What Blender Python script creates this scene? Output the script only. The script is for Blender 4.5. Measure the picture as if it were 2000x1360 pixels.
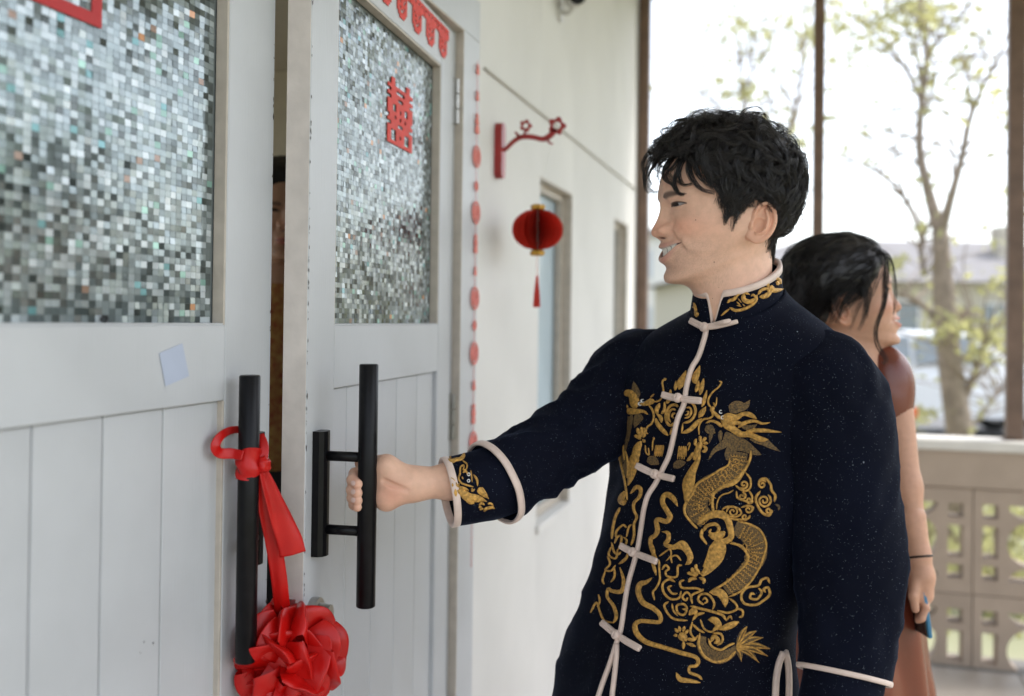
import bpy, bmesh, math, random
import numpy as np
from mathutils import Vector, Matrix, noise as mnoise
from mathutils.bvhtree import BVHTree

scene = bpy.context.scene
for _o in list(bpy.data.objects):
    bpy.data.objects.remove(_o)
random.seed(7)
RNG = np.random.default_rng(11)
rad = math.radians

# ------------------------------------------------------------------ camera
# world: the entrance wall is the plane x = 0, the porch is x > 0, y runs along the wall, z up
CAM_POS = (0.75, 0.0, 1.42)
YAW, PITCH, ROLL, FPX, HORIZON = 16.35, 0.6, 0.7, 1944.0, 626.0
_a, _p, _r = rad(YAW), rad(PITCH), rad(ROLL)
FW = np.array([-math.sin(_a) * math.cos(_p), math.cos(_a) * math.cos(_p), math.sin(_p)])
_rt = np.array([math.cos(_a), math.sin(_a), 0.0])
_up = np.cross(_rt, FW)
RT = _rt * math.cos(_r) + _up * math.sin(_r)
UP = -_rt * math.sin(_r) + _up * math.cos(_r)
CO = np.array(CAM_POS)
CXP, CYP = 1000.0, HORIZON - FPX * math.tan(_p)
cam_data = bpy.data.cameras.new('camera')
cam = bpy.data.objects.new('camera', cam_data)
scene.collection.objects.link(cam)
m = Matrix(((RT[0], UP[0], -FW[0], CO[0]), (RT[1], UP[1], -FW[1], CO[1]), (RT[2], UP[2], -FW[2], CO[2]), (0, 0, 0, 1)))
cam.matrix_world = m
cam_data.sensor_width = 36.0
cam_data.lens = FPX * 36.0 / 2000.0
cam_data.shift_y = (CYP - 680.0) / 2000.0
cam_data.clip_start = 0.02
cam_data.clip_end = 2000.0
cam_data.dof.use_dof = True
cam_data.dof.focus_distance = 1.50
cam_data.dof.aperture_fstop = 2.4
scene.camera = cam

# ------------------------------------------------------------------ sky and sun (bright overcast)
world = bpy.data.worlds.new('World')
scene.world = world
world.use_nodes = True
wn = world.node_tree
bg = wn.nodes['Background']
sky = wn.nodes.new('ShaderNodeTexSky')
sky.sky_type = 'NISHITA'
sky.sun_disc = False
SUN_EL, SUN_AZ = 55.0, 62.0      # azimuth measured from +y towards +x
sky.sun_elevation = rad(SUN_EL)
sky.sun_rotation = rad(SUN_AZ)
sky.air_density = 1.0
sky.dust_density = 1.9
sky.ozone_density = 0.8
hsv = wn.nodes.new('ShaderNodeHueSaturation')      # thin even cloud: the sky keeps its brightness and loses most of its blue
hsv.inputs['Saturation'].default_value = 0.45
wn.links.new(sky.outputs[0], hsv.inputs['Color'])
wn.links.new(hsv.outputs[0], bg.inputs[0])
bg.inputs[1].default_value = 0.15
sun_data = bpy.data.lights.new('sun', 'SUN')
sun_data.energy = 1.0
sun_data.angle = rad(14)
sun_data.color = (1.0, 0.97, 0.92)
sun = bpy.data.objects.new('sun', sun_data)
scene.collection.objects.link(sun)
_d = Vector((math.sin(rad(SUN_AZ)) * math.cos(rad(SUN_EL)), math.cos(rad(SUN_AZ)) * math.cos(rad(SUN_EL)), math.sin(rad(SUN_EL))))
sun.rotation_euler = _d.to_track_quat('Z', 'Y').to_euler()
sun.location = (6, 4, 9)
scene.view_settings.view_transform = 'Standard'
scene.view_settings.look = 'None'
scene.view_settings.gamma = 1.0
scene.view_settings.use_curve_mapping = False
scene.view_settings.exposure = 1.65
scene.render.engine = 'CYCLES'
scene.cycles.use_denoising = True
scene.cycles.max_bounces = 8
scene.cycles.diffuse_bounces = 5
scene.cycles.transparent_max_bounces = 12
scene.cycles.sample_clamp_indirect = 6.0

# ------------------------------------------------------------------ pixel helpers (photo pixels, 2000 x 1360)
def ray(x, y):
    v = FW * FPX + RT * (x - CXP) - UP * (y - CYP)
    return v / np.linalg.norm(v)
def onx(x, y, X=0.0):
    r = ray(x, y); return CO + r * ((X - CO[0]) / r[0])
def ony(x, y, Y):
    r = ray(x, y); return CO + r * ((Y - CO[1]) / r[1])
def onz(x, y, Z):
    r = ray(x, y); return CO + r * ((Z - CO[2]) / r[2])
def atd(x, y, depth):
    r = ray(x, y); return CO + r * (depth / float(r @ FW))

# ------------------------------------------------------------------ materials
MATS = {}
def mat(name, col, rough=0.5, metal=0.0, spec=0.5, var=0.0, vscale=20.0, bump=0.0, bscale=60.0, sheen=0.0, sss=0.0, coat=0.0,
        vcol=False, alpha=1.0, trans=0.0, rvar=0.0, col2=None, obj_rand=0.0, stretch=None):
    if name in MATS:
        return MATS[name]
    mt = bpy.data.materials.new(name)
    mt.use_nodes = True
    nt = mt.node_tree
    b = nt.nodes['Principled BSDF']
    c = (col[0], col[1], col[2], 1.0)
    b.inputs['Base Color'].default_value = c
    b.inputs['Roughness'].default_value = rough
    b.inputs['Metallic'].default_value = metal
    b.inputs['Specular IOR Level'].default_value = spec
    b.inputs['Coat Weight'].default_value = coat
    b.inputs['Transmission Weight'].default_value = trans
    b.inputs['Alpha'].default_value = alpha
    if sheen:
        b.inputs['Sheen Weight'].default_value = sheen
        b.inputs['Sheen Roughness'].default_value = 0.4
    if sss:
        b.inputs['Subsurface Weight'].default_value = sss
        b.inputs['Subsurface Radius'].default_value = (0.012, 0.005, 0.003)
        b.inputs['Subsurface Scale'].default_value = 1.0
    tc = None
    def coord():
        nonlocal tc
        if tc is None:
            tc = nt.nodes.new('ShaderNodeTexCoord')
        return tc.outputs['Object']
    src = None
    if vcol:
        at = nt.nodes.new('ShaderNodeAttribute'); at.attribute_name = 'Col'
        src = at.outputs['Color']
    if var or col2 is not None:
        nz = nt.nodes.new('ShaderNodeTexNoise')
        nz.inputs['Scale'].default_value = vscale; nz.inputs['Detail'].default_value = 6
        nt.links.new(coord(), nz.inputs['Vector'])
        mx = nt.nodes.new('ShaderNodeMix'); mx.data_type = 'RGBA'
        rmp = nt.nodes.new('ShaderNodeMapRange')
        rmp.inputs['From Min'].default_value = 0.3; rmp.inputs['From Max'].default_value = 0.7
        nt.links.new(nz.outputs['Fac'], rmp.inputs['Value'])
        nt.links.new(rmp.outputs[0], mx.inputs['Factor'])
        if col2 is None:
            if src is None:
                mx.inputs[6].default_value = tuple(v * (1 - var) for v in col) + (1,)
                mx.inputs[7].default_value = tuple(min(1, v * (1 + var)) for v in col) + (1,)
            else:
                dk = nt.nodes.new('ShaderNodeMix'); dk.data_type = 'RGBA'; dk.blend_type = 'MULTIPLY'
                dk.inputs['Factor'].default_value = 1.0
                nt.links.new(src, dk.inputs[6]); dk.inputs[7].default_value = (1 - var, 1 - var, 1 - var, 1)
                nt.links.new(dk.outputs[2], mx.inputs[6]); nt.links.new(src, mx.inputs[7])
        else:
            mx.inputs[6].default_value = c; mx.inputs[7].default_value = tuple(col2) + (1,)
        src = mx.outputs[2]
        if rvar:
            rr = nt.nodes.new('ShaderNodeMapRange')
            rr.inputs['To Min'].default_value = max(0.02, rough - rvar); rr.inputs['To Max'].default_value = min(1, rough + rvar)
            nt.links.new(nz.outputs['Fac'], rr.inputs['Value']); nt.links.new(rr.outputs[0], b.inputs['Roughness'])
    if obj_rand:
        oi = nt.nodes.new('ShaderNodeObjectInfo')
        hv = nt.nodes.new('ShaderNodeHueSaturation')
        mr = nt.nodes.new('ShaderNodeMapRange')
        mr.inputs['To Min'].default_value = 1 - obj_rand; mr.inputs['To Max'].default_value = 1 + obj_rand
        nt.links.new(oi.outputs['Random'], mr.inputs['Value']); nt.links.new(mr.outputs[0], hv.inputs['Value'])
        if src is not None: nt.links.new(src, hv.inputs['Color'])
        else: hv.inputs['Color'].default_value = c
        src = hv.outputs[0]
    if src is not None:
        nt.links.new(src, b.inputs['Base Color'])
    if bump:
        nb = nt.nodes.new('ShaderNodeTexNoise')
        nb.inputs['Scale'].default_value = bscale; nb.inputs['Detail'].default_value = 5
        if stretch is not None:
            mp = nt.nodes.new('ShaderNodeMapping'); mp.inputs['Scale'].default_value = stretch
            nt.links.new(coord(), mp.inputs[0]); nt.links.new(mp.outputs[0], nb.inputs['Vector'])
        else:
            nt.links.new(coord(), nb.inputs['Vector'])
        bp = nt.nodes.new('ShaderNodeBump'); bp.inputs['Strength'].default_value = bump; bp.inputs['Distance'].default_value = 0.002
        nt.links.new(nb.outputs['Fac'], bp.inputs['Height']); nt.links.new(bp.outputs[0], b.inputs['Normal'])
    MATS[name] = mt
    return mt

# ------------------------------------------------------------------ mesh helpers
COL = scene.collection
def tag(o, label=None, cat=None, group=None, kind=None):
    if label: o['label'] = label
    if cat: o['category'] = cat
    if group: o['group'] = group
    if kind: o['kind'] = kind
    return o
def link(o, parent=None):
    COL.objects.link(o)
    if parent is not None:
        o.parent = parent
        o.matrix_parent_inverse = Matrix.Translation(-WLOC[parent.name])
    return o
WLOC = {}
def empty(name, loc, label, cat, group=None):
    o = bpy.data.objects.new(name, None)
    o.empty_display_size = 0.1
    o.location = Vector([float(v) for v in loc])
    COL.objects.link(o)
    WLOC[o.name] = Vector(o.location)
    return tag(o, label, cat, group)
def mobj(name, V, Fs, mt, parent=None, smooth=False, cols=None, mats=None, midx=None, center=None):
    """one mesh object; vertices are world coordinates, the origin goes to the middle"""
    V = np.asarray(V, dtype=np.float64)
    c = (V.min(0) + V.max(0)) / 2 if center is None else np.asarray(center, float)
    me = bpy.data.meshes.new(name)
    W = V - c
    if isinstance(Fs, np.ndarray) and Fs.ndim == 2:
        n, k = Fs.shape
        me.vertices.add(len(W)); me.vertices.foreach_set('co', W.astype(np.float32).ravel())
        me.loops.add(n * k); me.loops.foreach_set('vertex_index', Fs.astype(np.int32).ravel())
        me.polygons.add(n)
        me.polygons.foreach_set('loop_start', np.arange(0, n * k, k, dtype=np.int32))
        me.update(calc_edges=True)
    else:
        me.from_pydata([tuple(v) for v in W], [], [tuple(int(i) for i in f) for f in Fs])
    if cols is not None:
        ca = me.color_attributes.new('Col', 'FLOAT_COLOR', 'POINT')
        cc = np.ones((len(V), 4), np.float32); cc[:, :3] = cols
        ca.data.foreach_set('color', cc.ravel())
    if mats:
        for q in mats: me.materials.append(q)
        if midx is not None: me.polygons.foreach_set('material_index', np.asarray(midx, dtype=np.int32))
    else:
        me.materials.append(mt)
    if smooth:
        me.polygons.foreach_set('use_smooth', np.ones(len(me.polygons), dtype=bool))
    me.validate()
    me.update()
    o = bpy.data.objects.new(name, me)
    o.location = Vector([float(v) for v in c])
    WLOC_key = None
    link(o, parent)
    WLOC[o.name] = Vector(o.location)
    return o
class MB:
    """collects geometry for one mesh"""
    def __init__(s): s.V = []; s.F = []; s.M = []
    def add(s, V, F, mi=0):
        n = len(s.V); s.V.extend([tuple(float(c) for c in v) for v in V]); s.F.extend([tuple(int(i) + n for i in f) for f in F]); s.M.extend([mi] * len(F)); return s
    def build(s, name, mt, parent=None, smooth=False, mats=None, T=None):
        V = s.V
        if T is not None: V = [T(v) for v in V]
        return mobj(name, V, s.F, mt, parent, smooth, mats=mats, midx=s.M if mats else None)
def boxg(x0, x1, y0, y1, z0, z1, bev=0.0):
    bm = bmesh.new()
    vs = [bm.verts.new((x, y, z)) for x in (x0, x1) for y in (y0, y1) for z in (z0, z1)]
    for f in ((0, 1, 3, 2), (4, 6, 7, 5), (0, 4, 5, 1), (2, 3, 7, 6), (0, 2, 6, 4), (1, 5, 7, 3)):
        bm.faces.new([vs[i] for i in f])
    if bev: bmesh.ops.bevel(bm, geom=list(bm.edges), offset=bev, segments=1, affect='EDGES')
    bm.verts.index_update()
    V = [tuple(v.co) for v in bm.verts]; F = [[v.index for v in f.verts] for f in bm.faces]
    bm.free(); return V, F
def box(name, x0, x1, y0, y1, z0, z1, mt, parent=None, bev=0.0015, T=None):
    return MB().add(*boxg(x0, x1, y0, y1, z0, z1, bev)).build(name, mt, parent, T=T)
def catmull(P, n=8, closed=False):
    P = np.asarray(P, float); k = len(P); out = []
    rng_ = range(k) if closed else range(k - 1)
    for i in rng_:
        p0 = P[(i - 1) % k] if closed or i > 0 else 2 * P[0] - P[1]
        p1 = P[i]; p2 = P[(i + 1) % k]
        p3 = P[(i + 2) % k] if closed or i < k - 2 else 2 * P[-1] - P[-2]
        for t in np.arange(n) / n:
            out.append(0.5 * ((2 * p1) + (-p0 + p2) * t + (2 * p0 - 5 * p1 + 4 * p2 - p3) * t ** 2 + (-p0 + 3 * p1 - 3 * p2 + p3) * t ** 3))
    if not closed: out.append(P[-1])
    return np.array(out)
def frames(P):
    P = np.asarray(P, float)
    T = np.gradient(P, axis=0); T /= np.linalg.norm(T, axis=1, keepdims=True) + 1e-12
    a = np.array([0, 0, 1.0]) if abs(T[0][2]) < 0.9 else np.array([1.0, 0, 0])
    N = []; n = a - T[0] * (a @ T[0]); n /= np.linalg.norm(n)
    for t in T:
        n = n - t * (n @ t); n = n / (np.linalg.norm(n) + 1e-12); N.append(n)
    N = np.array(N); return T, N, np.cross(T, N)
def tubeg(P, R, n=8, cap=True, flat=1.0):
    P = np.asarray(P, float); R = np.broadcast_to(np.asarray(R, float), (len(P),))
    T, N, B = frames(P)
    a = np.arange(n) * 2 * math.pi / n
    V = (P[:, None] + R[:, None, None] * (np.cos(a)[None, :, None] * N[:, None] + flat * np.sin(a)[None, :, None] * B[:, None])).reshape(-1, 3)
    F = []
    for i in range(len(P) - 1):
        for j in range(n):
            F.append((i * n + j, i * n + (j + 1) % n, (i + 1) * n + (j + 1) % n, (i + 1) * n + j))
    if cap:
        F.append(tuple(range(n - 1, -1, -1))); F.append(tuple((len(P) - 1) * n + j for j in range(n)))
    return V, F
def loftg(rings, cap0=False, cap1=False):
    n = len(rings[0]); V = np.concatenate([np.asarray(r, float) for r in rings])
    i = np.arange(len(rings) - 1)[:, None] * n; j = np.arange(n)[None, :]; j2 = (j + 1) % n
    F = np.stack([i + j, i + j2, i + n + j2, i + n + j], -1).reshape(-1, 4).tolist()
    if cap0: F.append(list(range(n - 1, -1, -1)))
    if cap1: F.append([(len(rings) - 1) * n + k for k in range(n)])
    return V, F
def prismg(poly, h, O, U, W, N):
    """extrude a 2D outline (list of (u, w)) by h along N"""
    O, U, W, N = (np.asarray(q, float) for q in (O, U, W, N))
    k = len(poly)
    A = [O + U * u + W * w for u, w in poly]; B = [q + N * h for q in A]
    F = [list(range(k - 1, -1, -1)), [k + i for i in range(k)]]
    F += [[i, (i + 1) % k, k + (i + 1) % k, k + i] for i in range(k)]
    return A + B, F
def spikeball(): pass
def vnoise(P, scale, seed=0.0):
    return np.array([mnoise.noise(Vector((float(p[0]) * scale + seed, float(p[1]) * scale + seed * 1.7, float(p[2]) * scale - seed))) for p in P])
# ================================================================== SETTING
M_paint = mat('white door paint', (0.475, 0.49, 0.51), 0.42, var=0.075, vscale=4.5, bump=0.22, bscale=260, rvar=0.14, stretch=(1, 1, .06))
M_wall = mat('wall render', (0.66, 0.65, 0.63), 0.75, var=0.065, vscale=2.6, bump=0.22, bscale=120)
M_trim = mat('beige trim and shade tone', (0.47, 0.42, 0.36), 0.55, var=0.12, vscale=30, bump=0.15, bscale=150)  # beige trim; on the casing's inner edge the tone stands for shade
M_edge = mat('door edge paint', (0.60, 0.55, 0.51), 0.6, var=0.10, vscale=25, bump=0.15, bscale=120)
M_gap = mat('dark joint', (0.05, 0.045, 0.04), 0.9)
M_black = mat('black handle enamel', (0.005, 0.005, 0.006), 0.33, spec=0.18, var=0.3, vscale=60, bump=0.05, bscale=300, rvar=0.06)
M_steel = mat('brushed steel', (0.45, 0.44, 0.42), 0.35, metal=1.0, var=0.1, vscale=50)
M_tilefl = mat('porch floor tile', (0.34, 0.30, 0.26), 0.5, var=0.1, vscale=6, bump=0.1, bscale=40, obj_rand=0.08)
M_grout = mat('grout', (0.18, 0.17, 0.16), 0.9, var=0.15)
M_conc = mat('cream block paint', (0.38, 0.30, 0.235), 0.8, var=0.07, vscale=8, bump=0.3, bscale=90, obj_rand=0.05)
M_cope = mat('pale coping', (0.66, 0.63, 0.58), 0.6, var=0.08, vscale=10, bump=0.15, bscale=80)
M_post = mat('brown post', (0.15, 0.092, 0.064), 0.5, var=0.2, vscale=14, bump=0.15, bscale=90)
M_ceil = mat('porch ceiling', (0.62, 0.60, 0.57), 0.8, var=0.04)
M_dark = mat('room wall', (0.60, 0.54, 0.46), 0.8, var=0.06)
M_woodfl = mat('room floor', (0.20, 0.12, 0.07), 0.5, var=0.2)
M_pane = mat('frosted pane', (0.45, 0.55, 0.62), 0.25, spec=0.6, var=0.05, vscale=4)

M_duct = mat('painted duct', (0.50, 0.48, 0.44), 0.6)
# ---- porch floor (tiles near the house), ground, road
END_Y = 4.60
porch = box('porch_floor', 0.0, 2.45, -3.5, END_Y + 0.12, -0.15, -0.006, M_grout, bev=0)
tag(porch, kind='structure')
tile_me = None
for i in range(6):
    for j in range(20):
        x0 = 0.006 + i * 0.4; y0 = -3.5 + j * 0.4
        if y0 + 0.39 > END_Y - 0.02: continue
        if tile_me is None:
            t = box('floor_tile', x0, x0 + 0.394, y0, y0 + 0.394, -0.006, 0.0, M_tilefl, porch, bev=0.002); tile_me = t.data
        else:
            t = bpy.data.objects.new('floor_tile', tile_me); t.location = (x0 + 0.197, y0 + 0.197, -0.003); link(t, porch)
M_grass = mat('lawn', (0.22, 0.235, 0.13), 0.9, col2=(0.33, 0.32, 0.21), vscale=1.3, bump=0.6, bscale=30)
GZ = -0.15
gv = [(-300, -300, GZ), (300, -300, GZ), (300, 600, GZ), (-300, 600, GZ)]
ground = tag(mobj('ground', gv, [(0, 1, 2, 3)], M_grass), kind='structure')
M_road = mat('asphalt', (0.16, 0.16, 0.16), 0.85, var=0.12, vscale=2, bump=0.3, bscale=120)
fwd2 = np.array([FW[0], FW[1]]); fwd2 /= np.linalg.norm(fwd2); rt2 = np.array([fwd2[1], -fwd2[0]])
def gnd(side, depth, z=GZ):
    q = CO[:2] + fwd2 * depth + rt2 * side
    return (q[0], q[1], z)
road = tag(mobj('road', [gnd(-25, 11.0, GZ + .004), gnd(40, 11.0, GZ + .004), gnd(40, 19.0, GZ + .004), gnd(-25, 19.0, GZ + .004)], [(0, 1, 2, 3)], M_road), kind='structure')
for nm, dd in (('kerb', 10.9), ('kerb', 19.05)):
    mb = MB(); a = np.array(gnd(-25, dd)); b = np.array(gnd(40, dd)); n = np.append(fwd2, 0) * 0.14; h = np.array([0, 0, 0.12])
    mb.add([a, b, b + n, a + n, a + h, b + h, b + n + h, a + n + h], [(0, 3, 2, 1), (4, 5, 6, 7), (0, 1, 5, 4), (1, 2, 6, 5), (2, 3, 7, 6), (3, 0, 4, 7)])
    tag(mb.build(nm, M_cope), kind='structure')

# ---- the house wall with its two windows, door casing and trim line
DOOR_Y0, DOOR_Y1, DOOR_Z = 0.478, 2.085, 2.062
WTOP = 2.93
wall = empty('house_wall', (-0.075, 2.5, GZ), 'cream rendered house wall with two narrow windows beyond the double door', 'wall')
WIN = [(2.835, 3.262, 0.815, 1.847), (4.035, 4.36, 0.815, 1.847)]
TH = -0.15
def wallbox(y0, y1, z0, z1): box('wall_panel', TH, 0.0, y0, y1, z0, z1, M_wall, wall, bev=0)
wallbox(-3.5, DOOR_Y0, GZ, WTOP); wallbox(DOOR_Y0, DOOR_Y1, DOOR_Z, WTOP)
ys = [DOOR_Y1, WIN[0][0], WIN[0][1], WIN[1][0], WIN[1][1], END_Y + 0.12]
for k in range(5):
    if k % 2 == 0: wallbox(ys[k], ys[k + 1], GZ, WTOP)
    else:
        wallbox(ys[k], ys[k + 1], GZ, 0.815); wallbox(ys[k], ys[k + 1], 1.847, WTOP)
for (y0, y1, z0, z1) in WIN:
    w = box('window', -0.070, -0.055, y0, y1, z0, z1, M_pane, wall, bev=0)
    for (a, b, c, d) in ((y0, y0 + .03, z0, z1), (y1 - .03, y1, z0, z1), (y0 + .03, y1 - .03, z0, z0 + .03), (y0 + .03, y1 - .03, z1 - .03, z1)):
        box('window_frame', -0.052, -0.03, a + .0008, b - .0008, c + .0008, d - .0008, M_trim, w)
    # painted reveal boards
    box('reveal', -0.0295, -0.0008, y1 - 0.006, y1 - .0005, z0 + .006, z1 - .006, M_trim, w, bev=0)
    box('reveal', -0.0295, -0.0008, y0 + .0005, y1 - .0005, z1 - 0.006, z1 - .0005, M_trim, w, bev=0)
    box('window_sill', -0.0295, 0.012, y0 - .01, y1 + .01, z0 - 0.02, z0 + .004, M_wall, w)
# trim line (a thin cable duct) along the wall
box('cable_duct', 0.0005, 0.0085, 2.285, END_Y - 0.05, 2.0265, 2.0325, M_duct, wall, bev=0.001)
# door casing, 18 mm proud; its inner faces have shade put into their beige colour
CAS = 0.018
casing = empty('door_casing', (0, 2.14, 0), 'white painted casing round the double door with shade-toned beige inner edge', 'door frame')
box('jamb', 0.0005, CAS, DOOR_Y1 + 0.004, DOOR_Y1 + 0.118, 0.0, DOOR_Z + 0.004, M_paint, casing)
box('jamb', 0.0005, CAS, DOOR_Y0 - 0.11, DOOR_Y0 - 0.002, 0.0, DOOR_Z + 0.004, M_paint, casing)
box('head', 0.0005, CAS, DOOR_Y0 - 0.11, DOOR_Y1 + 0.118, DOOR_Z + 0.0045, DOOR_Z + 0.10, M_paint, casing)
box('inner_edge', 0.0005, CAS + 0.001, DOOR_Y1 + 0.0005, DOOR_Y1 + 0.0038, 0.0, DOOR_Z, M_trim, casing, bev=0)
box('inner_edge', 0.0005, CAS + 0.001, DOOR_Y0, DOOR_Y1 + 0.0035, DOOR_Z + 0.0003, DOOR_Z + 0.0042, M_trim, casing, bev=0)
# lining of the opening behind the leaves
box('lining', TH, -0.045, DOOR_Y1 - 0.0, DOOR_Y1 + 0.003, 0.0, DOOR_Z, M_edge, casing, bev=0)

# ---- room behind the doors
room = empty('room', (-2.2, 1.5, GZ), 'dim room behind the double door seen through the gap', 'room')
box('room_floor', -4.0, TH - .002, -1.5, 4.7, GZ, 0.0, M_woodfl, room, bev=0)
box('room_ceiling', -4.0, TH - .002, -1.5, 4.7, 2.7, 2.8, M_dark, room, bev=0)
box('room_wall', -4.0, TH - .002, 4.6, 4.7, 0.002, 2.698, M_dark, room, bev=0)
box('room_wall', -4.0, TH - .002, -1.6, -1.5, 0.002, 2.698, M_dark, room, bev=0)
box('room_wall', -4.1, -4.0, -1.5, 4.7, 0.002, 0.4, M_dark, room, bev=0)
box('room_wall', -4.1, -4.0, -1.5, 4.7, 2.6, 2.698, M_dark, room, bev=0)  # wide unseen opening added in the rear wall to let sky light in

# ---- porch roof, far beam, posts
roof = empty('porch_roof', (1.6, 0.5, WTOP), 'flat white porch ceiling with brown edge beam', 'roof')
box('ceiling_panel', TH, 2.45, -0.8, END_Y + 0.12, WTOP + 0.06, WTOP + 0.16, M_ceil, roof, bev=0)
box('beam', 0.003, 2.45, END_Y - 0.03, END_Y + 0.05, WTOP + .002, WTOP + 0.059, M_post, roof)
box('beam', 2.37, 2.45, -0.8, END_Y - 0.032, WTOP + .002, WTOP + 0.059, M_post, roof)
PX = [0.030, 0.805, 1.600]
for k, px_ in enumerate(PX + [2.40]):
    w_ = 0.048 if k < 2 else 0.066
    lab = ['slim brown post against the end of the house wall', 'slim brown post rising behind the man', 'wider dark brown post between tree and breeze block parapet', 'brown corner post of the porch past the wide post'][k]
    p = empty('porch_post', (px_, END_Y, 0.96), lab, 'post', 'posts along the porch end')
    box('shaft', px_ - w_ / 2, px_ + w_ / 2, END_Y - 0.025, END_Y + 0.03, 0.952, WTOP, M_post, p, bev=0.003)
    box('foot_plate', px_ - w_ / 2 - .012, px_ + w_ / 2 + .012, END_Y - 0.035, END_Y + 0.04, 0.9455, 0.9515, M_post, p)

# ---- breeze block parapet
par = empty('breeze_block_parapet', (1.6, END_Y, GZ), 'low cream parapet of pierced breeze blocks with pale coping', 'parapet')
PT = 0.945
box('coping', 0.035, 2.45, END_Y - 0.075, END_Y + 0.085, PT - 0.05, PT, M_cope, par, bev=0.008)
box('band', 0.035, 2.45, END_Y - 0.055, END_Y + 0.065, PT - 0.205, PT - 0.051, M_conc, par, bev=0.003)
def blockmesh(w, h, t):
    # square block pierced by a disc band (centre) and slots (sides): built as a grid of solid cells with holes
    bm = bmesh.new()
    R = w * 0.20; n = 24
    mb = MB()
    holes = []
    def rect(u0, u1, v0, v1): return [(u0, v0), (u1, v0), (u1, v1), (u0, v1)]
    sx = w * 0.355; sw = w * 0.066
    for s in (-1, 1):
        holes += [rect(s * sx - sw, s * sx + sw, -h * .15, h * .15), rect(s * sx - sw, s * sx + sw, h * .225, h * .36), rect(s * sx - sw, s * sx + sw, -h * .36, -h * .225)]
    holes.append([(R * 1.05 * math.cos(a), R * 1.05 * math.sin(a)) for a in np.arange(n) * 2 * math.pi / n])
    # half moons above and below the disc
    for s in (-1, 1):
        a = np.linspace(math.pi, 2 * math.pi, 12)
        half = [(R * 1.0 * math.cos(q), s * (h * .36 + R * .68 * math.sin(q))) for q in a]
        holes.append(half if s > 0 else half[::-1])
    outer = rect(-w / 2, w / 2, -h / 2, h / 2)
    loops = [outer] + holes
    rings = []
    edges = []
    for lp in loops:
        vs = [bm.verts.new((u, -t / 2, v)) for u, v in lp]
        rings.append(vs)
        for i in range(len(vs)): edges.append(bm.edges.new((vs[i], vs[(i + 1) % len(vs)])))
    bmesh.ops.triangle_fill(bm, use_beauty=True, use_dissolve=False, edges=edges)
    faces = list(bm.faces)
    # drop any triangle that fell inside a hole
    def inside(pt, lp):
        c = False; j = len(lp) - 1
        for i in range(len(lp)):
            if (lp[i][1] > pt[1]) != (lp[j][1] > pt[1]) and pt[0] < (lp[j][0] - lp[i][0]) * (pt[1] - lp[i][1]) / (lp[j][1] - lp[i][1]) + lp[i][0]: c = not c
            j = i
        return c
    bad = [f for f in faces if any(inside((f.calc_center_median().x, f.calc_center_median().z), lp) for lp in holes)]
    bmesh.ops.delete(bm, geom=bad, context='FACES_ONLY')
    ex = bmesh.ops.extrude_face_region(bm, geom=list(bm.faces))
    for v in [g for g in ex['geom'] if isinstance(g, bmesh.types.BMVert)]: v.co.y += t
    bmesh.ops.recalc_face_normals(bm, faces=list(bm.faces))
    me = bpy.data.meshes.new('breeze_block'); bm.to_mesh(me); bm.free(); me.materials.append(M_conc); return me
BW, BH = 0.452, 0.443
bme = blockmesh(BW - 0.004, BH - 0.004, 0.10)
joint_x = float(ony(1901, 1000, END_Y - 0.05)[0])
x0b = joint_x - 4 * BW
row_top = PT - 0.207
for r in range(3):
    zc = row_top - BH * (r + 0.5)
    for c in range(8):
        xc = x0b + BW * (c + 0.5)
        if xc - BW / 2 < 0.0 or xc + BW / 2 > 2.6: continue
        o = bpy.data.objects.new('breeze_block', bme); o.location = (xc, END_Y + 0.004, zc); link(o, par)

# ================================================================== DOORS
M_film = mat('film backing', (0.20, 0.23, 0.235), 0.2, metal=.3)
def mosaic_mats():
    L = []
    spec = [((0.54, 0.60, 0.63), .18, .2), ((0.40, 0.455, 0.475), .16, .3), ((0.28, 0.33, 0.34), .15, .38), ((0.20, 0.24, 0.245), .11, .5), ((0.12, 0.145, 0.145), .10, .5),
            ((0.07, 0.085, 0.082), .10, .45), ((0.22, 0.38, 0.33), .2, .2), ((0.35, 0.58, 0.50), .2, .2), ((0.16, 0.34, 0.36), .2, .3), ((0.55, 0.27, 0.13), .2, .2), ((0.30, 0.20, 0.15), .2, .2), ((0.12, 0.40, 0.22), .2, .2)]
    for i, (c, r, mm) in enumerate(spec):
        L.append(mat('mosaic film %d' % i, c, r, metal=mm, spec=0.6, var=0.10, vscale=60))
    return L
MOS = mosaic_mats()
def pick_shade(u, v, k):
    """film pattern: clustered light and dark tiles with a few tinted ones"""
    n = mnoise.noise(Vector((u * 9 + k, v * 9, k * 3.1))) * 0.55 + random.gauss(0, 0.9)
    if random.random() < 0.004: return 9
    if random.random() < 0.035: return random.choice((6, 6, 7, 8, 10, 6))
    return int(min(5, max(0, 3.05 - n * 1.35)))
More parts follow.
